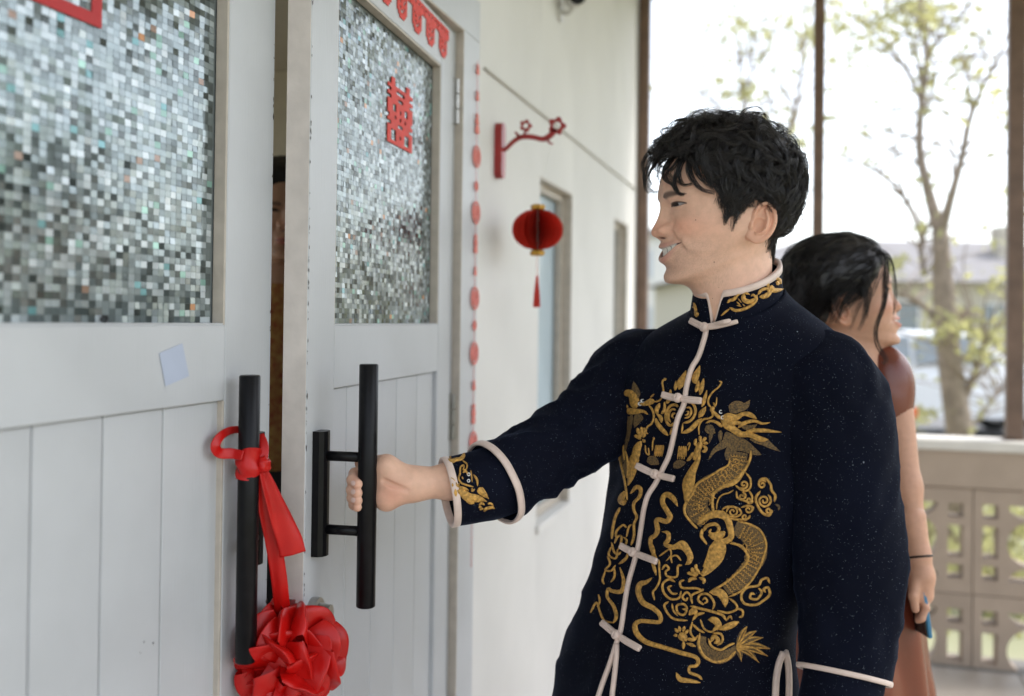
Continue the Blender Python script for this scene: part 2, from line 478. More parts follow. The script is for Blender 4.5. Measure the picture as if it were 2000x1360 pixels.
def build_door(name, label, T, ylo, yhi, gl, pan, tiles_solo, mirror, hinge_hi, plank_ys):
    """leaf between ylo..yhi in closed coordinates, outer face x = 0, thickness 38 mm; gl/pan = glass and panel openings (y0, y1, z0, z1)"""
    root = empty(name, T((0, (ylo + yhi) / 2, 0.01)), label, 'door', 'leaves of the double door')
    t = -0.038
    zt = DOOR_Z - 0.006
    g0, g1, gz0, gz1 = gl
    st = []
    st.append(box('stile', t, 0, ylo, g0, 0.012, zt, M_paint, root, T=T)); st.append(box('stile', t, 0, g1, yhi, 0.012, zt, M_paint, root, T=T))
    for (z0, z1) in ((gz1, zt), (pan[3], gz0), (0.012, pan[2])):
        box('rail', t, -0.0004, g0 + .0006, g1 - .0006, z0, z1, M_paint, root, T=T)
    # edge face of the leaf (bare beige paint) a hair proud
    if not mirror: box('edge_strip', t + .001, -0.001, ylo - .0012, ylo - .0002, 0.013, zt - .001, M_edge, root, bev=0, T=T)
    else: box('edge_strip', t + .001, -0.001, yhi + .0002, yhi + .0012, 0.013, zt - .001, M_edge, root, bev=0, T=T)
    # beads round the glass
    rec = -0.019
    bw = 0.004
    box('glazing_bead', rec, -0.0015, g0, g0 + bw, gz0, gz1, M_trim, root, bev=.0006, T=T); box('glazing_bead', rec, -0.0015, g1 - bw, g1, gz0, gz1, M_trim, root, bev=.0006, T=T)
    box('glazing_bead', rec, -0.0015, g0 + bw, g1 - bw, gz1 - bw, gz1, M_trim, root, bev=.0006, T=T); box('glazing_bead', rec, -0.0015, g0 + bw, g1 - bw, gz0, gz0 + .0025, M_paint, root, bev=.0006, T=T)
    pane = box('glass_pane', rec - 0.006, rec - 0.0016, g0 - .003, g1 + .003, gz0 - .003, gz1 + .003, M_film, root, bev=0, T=T)
    # mosaic film tiles
    tw, th = 0.0113, 0.0083
    cols = int((g1 - g0 - 2 * bw) / tw); rows = int((gz1 - gz0 - bw - .0025) / th)
    offs = (g1 - g0 - 2 * bw - cols * tw) / 2
    solo_me = []
    V0, F0 = boxg(-0.0004, 0.0004, -tw / 2 + .00018, tw / 2 - .00018, -th / 2 + .00018, th / 2 - .00018)
    if tiles_solo:
        for q in MOS:
            me = bpy.data.meshes.new('mosaic_tile'); me.from_pydata(V0, [], F0); me.materials.append(q); solo_me.append(me)
    rest = MB()
    cells = [(c, r) for c in range(cols) for r in range(rows)]
    solo = set()
    if tiles_solo:
        vis = [cr for cr in cells if 0.80 < g0 + bw + offs + (cr[0] + .5) * tw < 0.99 and cr[1] < rows - 2]
        vis.sort(key=lambda q: (q[0] * .8 + q[1] * .25))
        solo = set(vis[:300])
    for (c, r) in cells:
        yc = g0 + bw + offs + (c + .5) * tw; zc = gz0 + .0026 + (r + .5) * th
        k = pick_shade(yc, zc, 1.0 if tiles_solo else 5.0)
        rz, ry = random.gauss(0, .03), random.gauss(0, .03)
        if (c, r) in solo:
            o = bpy.data.objects.new('mosaic_tile', solo_me[k]); o.location = (rec - .0006, yc, zc); o.rotation_euler = (0, ry, rz); link(o, pane)
        else:
            R = (Matrix.Rotation(rz, 3, 'Z') @ Matrix.Rotation(ry, 3, 'Y'))
            rest.add([tuple(R @ Vector(v) + Vector((rec - .0006, yc, zc))) for v in V0], F0, k)
    so = rest.build('mosaic_tiles', None, pane, mats=MOS, T=T); tag(so, kind='stuff')
    # lower panel of planks
    p0, p1, pz0, pz1 = pan
    edges = [p0] + [y for y in plank_ys if p0 < y < p1] + [p1]
    for a, b in zip(edges[:-1], edges[1:]):
        box('plank', t + .006, -0.0085, a + .0011, b - .0011, pz0 + .0005, pz1 - .0012, M_paint, root, bev=.0012, T=T)
    box('panel_back', t + .002, t + .0055, p0, p1, pz0, pz1, M_gap, root, bev=0, T=T)
    sh = p1 if tiles_solo else p0
    if tiles_solo: box('panel_bead', -0.0095, -0.0003, p1 - .0045, p1 - .0003, pz0, pz1, M_trim, root, bev=.0008, T=T)
    else: box('panel_bead', -0.0095, -0.0003, p1 - .006, p1 - .0003, pz0, pz1, M_paint, root, bev=.0008, T=T)
    return root
I3 = lambda v: v
EDGE1 = 1.302
door1 = build_door('door_leaf', 'white door leaf with mosaic glass, rosette on its handle and blue sticker', I3, 0.482, EDGE1, (0.60, 1.183, 1.409, 1.96), (0.60, 1.183, 0.14, 1.307), True, False, False,
                   [0.633, 0.738, 0.843, 0.951, 1.061])
# hinge side of leaf two is on its far side; it stands a few degrees open
HX, HY, OPEN = 0.0, 2.080, rad(4.15)
def T2(v):
    x, y, z = v; dy = y - HY
    return (HX + x * math.cos(OPEN) - dy * math.sin(OPEN), HY + x * math.sin(OPEN) + dy * math.cos(OPEN), z)
door2 = build_door('door_leaf', 'white door leaf standing ajar, pulled by the man in navy', T2, 1.306, HY - 0.003, (1.409, 1.979, 1.409, 1.96), (1.409, 1.979, 0.14, 1.310), False, False, True,
                   [1.485, 1.61, 1.735, 1.86])
# chipped paint along the edge of the ajar leaf and the closed one
M_chip = mat('bare wood chip', (.06, .045, .035), .8)
rc = random.Random(4); chips = MB()
for _ in range(150):
    z = rc.uniform(.1, 2.0); s = rc.uniform(.0006, .0024) * (1.5 if rc.random() < .2 else 1); k = 6
    second = rc.random() < .75
    ring = [(.0004, (1.306 if second else EDGE1 - .0015) + rc.uniform(.0, .0015) + s * .7 * math.cos(q) * rc.uniform(.5, 1.2) + s * .4, z + s * 1.6 * math.sin(q) * rc.uniform(.5, 1.3)) for q in np.arange(k) * 2 * math.pi / k]
    if not second: ring = [(a, b - .003, c) for a, b, c in ring]
    chips.add([T2(p) if second else p for p in ring], [list(range(k))])
tag(chips.build('paint_chips', M_chip, door2), kind='stuff')
# hinges
for zc in (1.905, 1.205, 0.3):
    mb = MB()
    for q in range(3):
        mb.add(*tubeg([(0.006, HY + .003, zc - .05 + q * .034), (0.006, HY + .003, zc - .05 + q * .034 + .031)], .006, 10))
    mb.build('hinge', M_steel, door2)
    box('hinge_leaf', 0.0006, 0.0022, HY - .012, HY + .0, zc - .052, zc + .052, M_steel, door2)
# lock case on the edge, keyhole cylinder and thumb turn
def handle(root, T, yc, zc, zb0, zb1, L=0.081, dy=0.0):
    h = MB()
    prof = [(-.0155, 0), (-.0155, .010), (-.011, .0165), (-.004, .0195), (.004, .0195), (.011, .0165), (.0155, .010), (.0155, 0)]
    V, F = prismg([(a, b) for a, b in prof], zb1[1] - zb1[0], (0.0003, yc, zb1[0]), (0, 1, 0), (1, 0, 0), (0, 0, 1))
    pl = MB().add(V, F).build('pull_handle', M_black, root, T=T)
    m_ = MB().add(*tubeg([(L, yc + dy, zb0[0]), (L, yc + dy, zb0[0] + .0015), (L, yc + dy, zb0[1] - .0015), (L, yc + dy, zb0[1])], [.0125, .0142, .0142, .0125], 28))
    b = m_.build('bar', M_black, pl, smooth=False, T=T)
    for p in b.data.polygons: p.use_smooth = len(p.vertices) == 4
    for zz in (zb1[0] + (zb1[1] - zb1[0]) * .80, zb1[0] + (zb1[1] - zb1[0]) * .21):
        MB().add(*tubeg([(0.012, yc + dy * .1, zz), (L * .9, yc + dy * .9, zz)], .0075, 16)).build('standoff', M_black, pl, smooth=True, T=T)
    return pl
z_hb = [onx(715, 712, .135)[2], onx(712, 1188, .135)[2]]
handle(door2, T2, 1.345, 1.16, (z_hb[1], z_hb[0]), (1.067, 1.252))
_b1 = atd(484, 1010, 1.345)
z_h1 = [atd(487, 733, 1.345)[2], atd(475, 1292, 1.345)[2]]
HB1 = (float(_b1[0]), float(_b1[1]))
PL1 = float(onx(499, 1000, 0.01)[1])
handle(door1, I3, PL1, 1.16, (z_h1[1], z_h1[0]), (onx(505, 1098, .01)[2], onx(505, 1098, .01)[2] + .185), L=HB1[0], dy=HB1[1] - PL1)
print('bar1', HB1, PL1)
# lock cylinder with thumb turn on leaf two and strike plate on its edge
lk = MB().add(*tubeg([(0.0, 1.336, .985), (0.012, 1.336, .985)], .021, 24)).add(*tubeg([(0.012, 1.336, .985), (0.03, 1.336, .985)], [.0135, .012], 20))
lk.build('lock_cylinder', M_steel, door2, T=T2)
box('strike_plate', -0.028, -0.012, 1.3045, 1.3047 + .0003, 0.93, 1.01, M_steel, door2, bev=0, T=T2)
# sticker, pen scribble, scuffs on leaf one
M_stick = mat('pale blue sticker', (0.40, 0.45, 0.565), 0.5, var=0.03)
def flat_on_wall(name, pts_px, X, thick, mt, parent):
    P = [onx(a, b, X) for a, b in pts_px]
    V = [tuple(p) for p in P] + [tuple(p + np.array([thick, 0, 0])) for p in P]; k = len(P)
    F = [list(range(k)), [k + i for i in range(k - 1, -1, -1)]] + [[i, k + i, k + (i + 1) % k, (i + 1) % k] for i in range(k)]
    return mobj(name, V, F, mt, parent)
flat_on_wall('sticker', [(311, 690), (356, 671), (369, 735), (323, 755)], 0.0004, 0.0003, M_stick, door1)
M_ink = mat('black ink', (0.01, 0.01, 0.012), 0.5)
qp = catmull([(199, 630), (201, 624), (206, 622), (208, 626), (205, 632), (204, 638)], 6)
MB().add(*tubeg([onx(203 + (a - 203) * 1.25, 638 + (b - 638) * 1.25, -0.0150) for a, b in qp], .0017, 6)).build('pen_mark', M_ink, door1)
for (a, b, s) in ((281, 1254, 2.0), (299, 1256, 2.4), (274, 1275, 1.3), (683, 1254, 2.2)):
    P = onx(a, b, -0.0085 if a < 500 else .055)
    if a < 500:
        mb = MB(); k = 7
        ring = [(-0.0083, P[1] + .0006 * s * math.cos(q) * random.uniform(.6, 1.2), P[2] + .0008 * s * math.sin(q) * random.uniform(.6, 1.3)) for q in np.arange(k) * 2 * math.pi / k]
        mb.add(ring, [list(range(k))]).build('scuff', M_ink, door1)
# ================================================================== FIGURE TOOLS
import openvdb
def sdf_mesh(f, lo, hi, h):
    lo = np.asarray(lo, float); hi = np.asarray(hi, float)
    n = np.ceil((hi - lo) / h).astype(int) + 1
    X, Y, Z = np.meshgrid(*[(lo[i] + h * np.arange(n[i])).astype(np.float32) for i in range(3)], indexing='ij')
    D = f(X, Y, Z).astype(np.float32) / h
    D = np.clip(D, -3, 3)
    D[0], D[-1], D[:, 0], D[:, -1], D[:, :, 0], D[:, :, -1] = 3, 3, 3, 3, 3, 3
    g = openvdb.FloatGrid(3.0)
    g.copyFromArray(np.ascontiguousarray(D))
    P, Q = g.convertToQuads(0.0)
    return np.asarray(P, float) * h + lo, np.asarray(Q).astype(int)
def smin(a, b, k):
    hh = np.clip(0.5 + 0.5 * (b - a) / k, 0, 1)
    return b + (a - b) * hh - k * hh * (1 - hh)
def s_ell(X, Y, Z, c, r, R=None):
    x, y, z = X - c[0], Y - c[1], Z - c[2]
    if R is not None:
        x, y, z = R[0][0] * x + R[0][1] * y + R[0][2] * z, R[1][0] * x + R[1][1] * y + R[1][2] * z, R[2][0] * x + R[2][1] * y + R[2][2] * z
    k0 = np.sqrt((x / r[0]) ** 2 + (y / r[1]) ** 2 + (z / r[2]) ** 2)
    k1 = np.sqrt((x / r[0] ** 2) ** 2 + (y / r[1] ** 2) ** 2 + (z / r[2] ** 2) ** 2) + 1e-9
    return k0 * (k0 - 1) / k1
def s_cap(X, Y, Z, a, b, ra, rb):
    a = np.asarray(a, float); b = np.asarray(b, float); d = b - a; L2 = float(d @ d) + 1e-12
    t = np.clip(((X - a[0]) * d[0] + (Y - a[1]) * d[1] + (Z - a[2]) * d[2]) / L2, 0, 1)
    return np.sqrt((X - a[0] - t * d[0]) ** 2 + (Y - a[1] - t * d[1]) ** 2 + (Z - a[2] - t * d[2]) ** 2) - (ra + (rb - ra) * t)
def s_chain(X, Y, Z, pts, rs, k=0.004):
    D = None
    for i in range(len(pts) - 1):
        d = s_cap(X, Y, Z, pts[i], pts[i + 1], rs[i], rs[i + 1])
        D = d if D is None else smin(D, d, k)
    return D
def hermite(xs, ys):
    """smooth 1D interpolant through knots (Catmull tangents), xs ascending"""
    xs = np.asarray(xs, float); ys = np.asarray(ys, float)
    m = np.gradient(ys, xs)
    def f(x):
        x = np.clip(np.asarray(x, float), xs[0], xs[-1])
        i = np.clip(np.searchsorted(xs, x) - 1, 0, len(xs) - 2)
        h = xs[i + 1] - xs[i]; t = (x - xs[i]) / h
        return (2 * t ** 3 - 3 * t ** 2 + 1) * ys[i] + (t ** 3 - 2 * t ** 2 + t) * h * m[i] + (-2 * t ** 3 + 3 * t ** 2) * ys[i + 1] + (t ** 3 - t ** 2) * h * m[i + 1]
    return f
def sstep(a, b, x):
    t = np.clip((x - a) / (b - a), 0, 1); return t * t * (3 - 2 * t)

class Head:
    """face looks along +x, left is +y, up is +z; origin between the ears"""
    def __init__(s, knots, feat, slant=0.42):
        K = np.array(knots)[::-1]            # ascending t
        s.t0, s.t1 = K[0, 0], K[-1, 0]
        s.xF = hermite(K[:, 0], K[:, 1]); s.xB = hermite(K[:, 0], K[:, 2]); s.W = hermite(K[:, 0], K[:, 3])
        s.feat = feat; s.sl = slant
    def base(s, th, t):
        c, sn = np.cos(th), np.sin(th)
        a = np.where(c > 0, s.xF(t), s.xB(t)); w = s.W(t)
        a = np.maximum(a, 1e-4); w = np.maximum(w, 1e-4)
        n = np.where(c > 0, 2.15, 2.1)
        R = (np.abs(c / a) ** n + np.abs(sn / w) ** n) ** (-1 / n)
        x = R * c; y = R * sn
        sl = s.sl * sstep(-0.005, -0.088, t)
        z = t + sl * (0.09 - x)
        return x, y, z
    def surf(s, th, t, cols=False):
        x, y, z = s.base(th, t)
        return s.feat(s, x, y, z, np.cos(th), cols)
def G(u, v, uc, vc, su, sv, amp):
    return amp * np.exp(-((u - uc) / su) ** 2 - ((v - vc) / sv) ** 2)

def face_features(o):
    """o: dict of options"""
    skin = np.array(o['skin']); k_sm = o['smile']
    Nz = hermite([-.036, -.031, -.027, -.0235, -.019, -.014, -.008, 0, .010, .020, .030, .042], np.array([0, .0028, .0105, .0185, .0222, .0226, .0200, .0155, .0102, .0055, .0018, 0]) * o['nose'])
    Nw = hermite([-.036, -.026, -.019, -.010, 0, .012, .022, .042], [.008, .0105, .0138, .0126, .0098, .0076, .0070, .0075])
    rng = np.random.default_rng(3)
    def feat(H, x, y, z, cth, cols):
        ya = np.abs(y)
        fr = sstep(0.15, 0.55, cth)
        dx = np.zeros_like(x)
        # sockets, brow, cheeks
        dx -= G(ya, z, .031, .0185, .0155, .0095, .0058)
        dx -= G(ya, z, .014, .020, .007, .009, .0035)
        dx += G(ya, z, .030, .036, .022, .008, .0022)
        dx += G(ya, z, .0315, .0205, .0115, .0062, .0034)          # eyeball
        dx += G(ya, z, .043, -.012, .017, .014, .0045 + .004 * k_sm)
        dx += G(ya, z, .028, .0085, .013, .0035, .0016 * k_sm)      # lower lid bag of a smile
        # nose
        dx += Nz(z) * np.exp(-(ya / Nw(z)) ** 2.3)
        dx += G(ya, z, .0160, -.0150, .0062, .0082, .0118)
        dx -= G(ya, z, .0245, -.0155, .0030, .0080, .0034)
        dx -= G(ya, z, .0072, -.0262, .0036, .0022, .0040)
        # muzzle, lips
        dx += G(ya, z, 0, -.043, .023, .020, .0085)
        zm = -.0480 + (.0005 + .0095 * k_sm) * (ya / .028) ** 2
        L = .0265 + .0065 * k_sm
        ins = np.clip(1 - (ya / L) ** 2, 0, 1)
        hh = (.0006 + .0066 * k_sm) * ins ** .8
        hu = hh * .85; hl = hh * 1.0
        up_c = zm + hu + .0042 * np.sqrt(ins); lo_c = zm - hl - .0050 * np.sqrt(ins)
        lipm = np.sqrt(ins)
        dx += .0032 * lipm * np.exp(-((z - up_c) / .0048) ** 2)
        dx += .0060 * lipm * np.exp(-((z - lo_c) / .0056) ** 2)
        mouth = sstep(-.0007, .0007, z - (zm - hl)) * sstep(-.0007, .0007, (zm + hu) - z) * (ya < L)
        dx -= .0045 * mouth * np.sqrt(ins)
        dx -= G(ya, z - zm, L + .0015, 0, .0042, .0055, .0030)
        dx -= G(ya, z, 0, -.0285, .003, .005, .0012)               # philtrum
        dx -= G(ya, z, 0, -.0695, .020, .0055, .0026)              # mental groove
        dx += G(ya, z, 0, -.083, .015, .011, .0022)
        # nasolabial fold
        tt = np.clip((-.016 - z) / .036, 0, 1)
        yf = .0205 + .0215 * tt ** .9
        dx -= (.0011 + .0022 * k_sm) * np.exp(-((ya - yf) / .0032) ** 2) * sstep(-.050, -.040, z) * sstep(-.010, -.018, z)
        dx += (.0030 * k_sm) * np.exp(-((ya - yf - .008) / .007) ** 2) * sstep(-.056, -.045, z) * sstep(-.005, -.018, z)
        # eye opening
        ye, ze, Le = .0315, .0205, .0138
        q = (ya - ye) / Le; arch = np.clip(1 - q ** 2, 0, 1)
        zt = ze + .0012 * q
        zu = zt + o['eye'] * arch ** .8; zl = zt - o['eye'] * .42 * arch
        eye = sstep(-.0004, .0004, z - zl) * sstep(-.0004, .0004, zu - z) * (np.abs(q) < 1)
        dx -= .0022 * eye
        dx -= .0011 * np.exp(-((z - zu - .0036) / .0009) ** 2) * arch     # lid fold
        X = x + dx * fr
        if not cols: return X, y, z
        C = np.ones(x.shape + (3,)) * skin
        def blend(mask, c):
            nonlocal C
            mask = np.clip(mask * fr, 0, 1)[..., None]; C = C * (1 - mask) + np.array(c) * mask
        red = skin * np.array([1.02, .80, .74])
        blend(.75 * (G(ya, z, .042, -.012, .022, .016, 1.0) + G(ya, z, 0, -.014, .016, .012, 1.0)), red)
        C *= (1 - .10 * np.clip(G(ya, z, .02, -.062, .04, .03, 1) * fr, 0, 1) * o['stubble'])[..., None] * np.ones(3)
        jaw = np.clip(sstep(-.020, -.045, z) * sstep(.2, .5, cth) * sstep(-.104, -.094, z), 0, 1) * o['stubble']
        nv = rng.uniform(0, 1, x.shape)
        C = C * (1 - (.05 * nv + .13 * jaw * nv ** 2))[..., None]
        lip = lipm * np.maximum(np.exp(-((z - up_c + .0006) / .0036) ** 4), np.exp(-((z - lo_c) / .0047) ** 4)) * (ya < L + .001)
        blend(.8 * lip, o['lip'])
        blend(G(ya, z, .0072, -.0265, .0036, .0016, 1.3), (.10, .04, .03))
        if k_sm > .3:
            blend(mouth, (.09, .03, .025))
            teeth = mouth * sstep(-.0005, .0008, z - (zm - hl * .62)) * sstep(.0300, .0265, ya)
            gapl = np.abs(((ya + .0042) / .0078) % 1 - .5) * 2
            blend(teeth * sstep(.99, .93, gapl) * .97, (.85, .81, .73))
        else:
            blend(np.exp(-((z - zm) / .0007) ** 2) * (ya < L), (.12, .05, .045))
        # eye paint
        blend(eye, (.36, .33, .32))
        iris = eye * sstep(.0070, .0062, np.hypot(ya - (ye - .0045), (z - ze - .0008)))
        blend(iris, (.018, .012, .010))
        blend(np.exp(-((z - zu) / .0012) ** 2) * (np.abs(q) < 1.08) * 1.0, (.020, .014, .013))
        blend(.45 * np.exp(-((z - zl) / .0007) ** 2) * (np.abs(q) < 1.0), (.10, .06, .05))
        # brow
        b = (ya - .013) / .036
        zb = .0335 + .0038 * np.sin(np.clip(b, 0, 1) * 2.2) - .002 * np.clip(b, 0, 1) ** 2
        bw = .0042 * sstep(-.04, .12, b) * sstep(1.05, .45, b) + .0006
        br = np.exp(-((z - zb) / bw) ** 4) * (b > -.03) * (b < 1.05)
        blend(o['brow'] * br * (.85 + .3 * np.sin(ya * 4200 + z * 2600)), (.035, .025, .022))
        return X, y, z, C
    return feat

def ear_mesh(side, scale=1.0):
    def f(X, Y, Z):
        D = s_ell(X, Y, Z, (.017, 0, .002), (.0205, .0042, .0300))
        D = smin(D, s_ell(X, Y, Z, (.011, .0005, -.0245), (.0110, .0042, .0090)), .005)
        hel = catmull([(.003, .003, .004), (.004, .004, .016), (.010, .006, .0275), (.021, .0068, .0315), (.031, .006, .024), (.0355, .0045, .009), (.034, .003, -.006), (.027, .002, -.019), (.018, .001, -.028)], 3)
        D = smin(D, s_chain(X, Y, Z, hel, [.0030] * len(hel), .001), .0030)
        ant = catmull([(.020, .0040, .020), (.0245, .0052, .009), (.0245, .0055, -.004), (.019, .0050, -.014), (.011, .0045, -.0165)], 3)
        D = smin(D, s_chain(X, Y, Z, ant, [.0030] * len(ant), .001), .0030)
        D = smin(D, s_ell(X, Y, Z, (.0015, .0035, -.006), (.0045, .0045, .0065)), .003)
        D = smin(D, s_cap(X, Y, Z, (-.004, -.004, .018), (-.002, -.004, -.022), .007, .007), .006)
        con = s_ell(X, Y, Z, (.0125, .0065, -.003), (.0090, .0080, .0125))
        D = -smin(-D, con, .002)
        con2 = s_ell(X, Y, Z, (.0125, .0075, .0155), (.0060, .0050, .0070))
        D = -smin(-D, con2, .002)
        return D
    P, Q = sdf_mesh(f, (-.014, -.014, -.038), (.042, .014, .040), .00085)
    fl = rad(24)
    x, y, z = P[:, 0], P[:, 1], P[:, 2]
    tilt = rad(-8)
    x, z = x * math.cos(tilt) - z * math.sin(tilt), x * math.sin(tilt) + z * math.cos(tilt)
    Yv = x * math.sin(fl) + y * math.cos(fl)
    X = -x * math.cos(fl) + y * math.sin(fl)
    V = np.stack([X, Yv * side, z], 1) * scale
    if side > 0: Q = Q[:, ::-1]
    return V, Q

MAN_KN = [(.1365, .0, .0, .0), (.1335, .030, .034, .030), (.127, .052, .055, .046), (.117, .070, .069, .058), (.103, .0875, .080, .067), (.085, .1010, .088, .0725), (.060, .1095, .0925, .0755), (.040, .1115, .0935, .0758), (.028, .1095, .093, .0752),
          (.016, .1045, .0915, .0745), (0, .1010, .086, .0738), (-.015, .1000, .079, .0722), (-.030, .1005, .071, .0695), (-.045, .1015, .065, .0660), (-.058, .1010, .0620, .0625), (-.070, .0995, .0610, .0585), (-.081, .1015, .0615, .0550), (-.089, .0980, .0605, .0530),
          (-.0945, .0890, .0600, .0508), (-.100, .0770, .0600, .0496), (-.108, .0660, .0602, .0495), (-.120, .0575, .0605, .0505), (-.140, .0530, .060, .0530), (-.165, .051, .060, .053), (-.20, .051, .060, .053)]
def build_head_mesh(H, ears, n_front=230, n_back=90):
    tf = np.concatenate([np.linspace(H.t0, -.105, 34)[:-1], np.linspace(-.105, .062, 168)[:-1], np.linspace(.062, .118, 26)[:-1], .1365 - (.1365 - .118) * (1 - np.linspace(0, 1, 12)) ** 1.8])
    tf = np.clip(tf, H.t0, H.t1 - 1e-5)
    th = np.concatenate([np.linspace(-1.35, 1.35, n_front), np.linspace(1.35, 2 * math.pi - 1.35, n_back + 2)[1:-1]])
    TH, TT = np.meshgrid(th, tf, indexing='xy')
    x, y, z, C = H.surf(TH, TT, True)
    n = len(th); r = len(tf)
    V = np.stack([x, y, z], -1).reshape(-1, 3)
    i = np.arange(r - 1)[:, None] * n; j = np.arange(n)[None]; j2 = (j + 1) % n
    F = np.stack([i + j, i + j2, i + n + j2, i + n + j], -1).reshape(-1, 4)
    Cs = C.reshape(-1, 3)
    skin = np.array(ears['skin'])
    for sd in (1, -1):
        EV, EF = ear_mesh(sd, ears.get('scale', 1.0))
        EV = EV + np.array([ears['x'], sd * ears['y'], ears['z']])
        F = np.concatenate([F, EF + len(V)]); V = np.concatenate([V, EV])
        ec = np.ones((len(EV), 3)) * skin * np.array([1.0, .90, .86])
        Cs = np.concatenate([Cs, ec])
    return V, F, Cs

def strand_mesh(strands, sides=3):
    """strands: list of (points (n,3), radius root, radius tip); one mesh of tapered threads"""
    VV, FF, off = [], [], 0
    for P, r0, r1 in strands:
        P = np.asarray(P, float); n = len(P)
        T = np.gradient(P, axis=0); T /= np.linalg.norm(T, axis=1, keepdims=True) + 1e-12
        ref = np.array([.31, .52, .79]); N = np.cross(T, ref); N /= np.linalg.norm(N, axis=1, keepdims=True) + 1e-12
        B = np.cross(T, N)
        R = r0 + (r1 - r0) * np.linspace(0, 1, n) ** 1.5
        a = np.arange(sides) * 2 * math.pi / sides
        V = (P[:, None] + R[:, None, None] * (np.cos(a)[None, :, None] * N[:, None] + np.sin(a)[None, :, None] * B[:, None])).reshape(-1, 3)
        i = np.arange(n - 1)[:, None] * sides; j = np.arange(sides)[None]; j2 = (j + 1) % sides
        F = np.stack([i + j, i + j2, i + sides + j2, i + sides + j], -1).reshape(-1, 4) + off
        VV.append(V); FF.append(F); off += len(V)
    return np.concatenate(VV), np.concatenate(FF)
# ================================================================== MAN IN NAVY JACKET
SKIN = (0.75, 0.465, 0.335)
M_skin = mat('skin', SKIN, 0.48, spec=0.35, vcol=True, sss=0.10, var=0.12, vscale=90, bump=0.22, bscale=800)
M_hair = mat('black hair', (0.012, 0.0095, 0.009), 0.30, spec=0.55)
R2 = np.array([rt2[0], rt2[1], 0.0]); F2 = np.array([fwd2[0], fwd2[1], 0.0]); ZUP = np.array([0, 0, 1.0])
MD = 1.58
KH = MD / 1.5
HC = atd(1429, 435, MD)
E_YAW = rad(8.0)
HX_, HY_ = -R2 * math.cos(E_YAW) - F2 * math.sin(E_YAW), -F2 * math.cos(E_YAW) + R2 * math.sin(E_YAW)
def h2w(P):
    P = np.atleast_2d(P); return HC + KH * (P[:, :1] * HX_ + P[:, 1:2] * HY_ + P[:, 2:3] * ZUP)
def hpix(px_, py_, y0): return atd(px_, py_, MD - y0 * KH)
man_o = dict(skin=SKIN, smile=1.0, nose=1.0, eye=.0037, lip=(.54, .27, .22), brow=1.0, stubble=1.0)
MH = Head(MAN_KN, face_features(man_o))
hv, hf, hcol = build_head_mesh(MH, dict(skin=SKIN, x=-.004, y=.0705, z=-.006, scale=.90))
man_foot = atd(1400, 1360, MD)
man = empty('person', (man_foot[0], man_foot[1], 0.0), 'smiling person in navy jacket with gold dragon embroidery pulling the door handle', 'person')

# ---- hand, forearm and the body under the clothes
barw = np.array(T2((.081, 1.345, 1.15)))
ZB = float((barw - CO) @ FW)
def hp(x, y, dz=0.0): return atd(x, y, ZB + dz)
hand_f = []
FING = [((752, 912), (722, 918), (693, 926), (689, 938), (698, 946)), ((752, 934), (722, 938), (691, 945), (688, 957), (698, 963)), ((752, 955), (722, 958), (692, 963), (689, 972), (698, 978)), ((752, 974), (724, 976), (694, 979), (691, 986), (698, 991))]
def hand_sdf(X, Y, Z):
    D = s_cap(X, Y, Z, hp(752, 914, .018), hp(755, 974, .018), .0190, .0175)
    D = smin(D, s_cap(X, Y, Z, hp(722, 922, .032), hp(724, 968, .032), .0120, .0120), .012)
    D = smin(D, s_cap(X, Y, Z, hp(757, 912, .008), hp(790, 936, .014), .0165, .0210), .012)     # ball of the thumb side
    D = smin(D, s_cap(X, Y, Z, hp(756, 972, .008), hp(795, 955, .014), .0180, .0200), .012)     # heel of the hand
    D = smin(D, s_cap(X, Y, Z, hp(768, 945, .014), hp(815, 945, .020), .0235, .0225), .012)
    D = smin(D, s_cap(X, Y, Z, hp(815, 945, .020), hp(880, 940, .030), .0225, .0255), .014)
    D = smin(D, s_cap(X, Y, Z, hp(880, 940, .030), hp(1000, 925, .075), .0255, .031), .014)
    for i, pts in enumerate(FING):
        dz = [.014, .0310, .0180, .0, -.0125]
        rs = [.0100, .0092, .0090, .0088, .0078] if i < 3 else [.0090, .0080, .0076, .0074, .0066]
        P = [hp(a, b, d) for (a, b), d in zip(pts, dz)]
        D = smin(D, s_chain(X, Y, Z, P, rs, .003), .0012)
    th = [hp(768, 914, .018), hp(745, 904, .030), hp(718, 903, .036), hp(704, 905, .030)]
    D = smin(D, s_chain(X, Y, Z, th, [.0125, .0110, .0100, .0088], .004), .004)
    # crease between the thumb ball and the heel
    D = -smin(-D, s_cap(X, Y, Z, hp(750, 940, -.0085), hp(794, 958, -.0115), .0042, .0028), .004)
    return D
pts_ = np.array([hp(680, 880, -.05), hp(1010, 1010, .1), hp(680, 1010, .07), hp(1010, 880, -.05), hp(1010, 880, .1), hp(690, 900, .07)])
HV, HF = sdf_mesh(hand_sdf, pts_.min(0) - .02, pts_.max(0) + .02, .0016)
hc_ = np.ones((len(HV), 3)) * np.array(SKIN)
hcp = np.array([((v - CO) @ RT, -((v - CO) @ UP)) / ((v - CO) @ FW) * FPX + (CXP, CYP) for v in HV])
redn = np.exp(-((hcp[:, 0] - 765) / 26) ** 2 - ((hcp[:, 1] - 965) / 26) ** 2) * .8 + np.exp(-((hcp[:, 0] - 695) / 9) ** 2) * .55
hc_ = hc_ * (1 - redn[:, None] * np.array([.03, .22, .24]))
# finger nails on the visible tips
M_nail = mat('finger nail', (.78, .56, .49), .25, spec=.5)
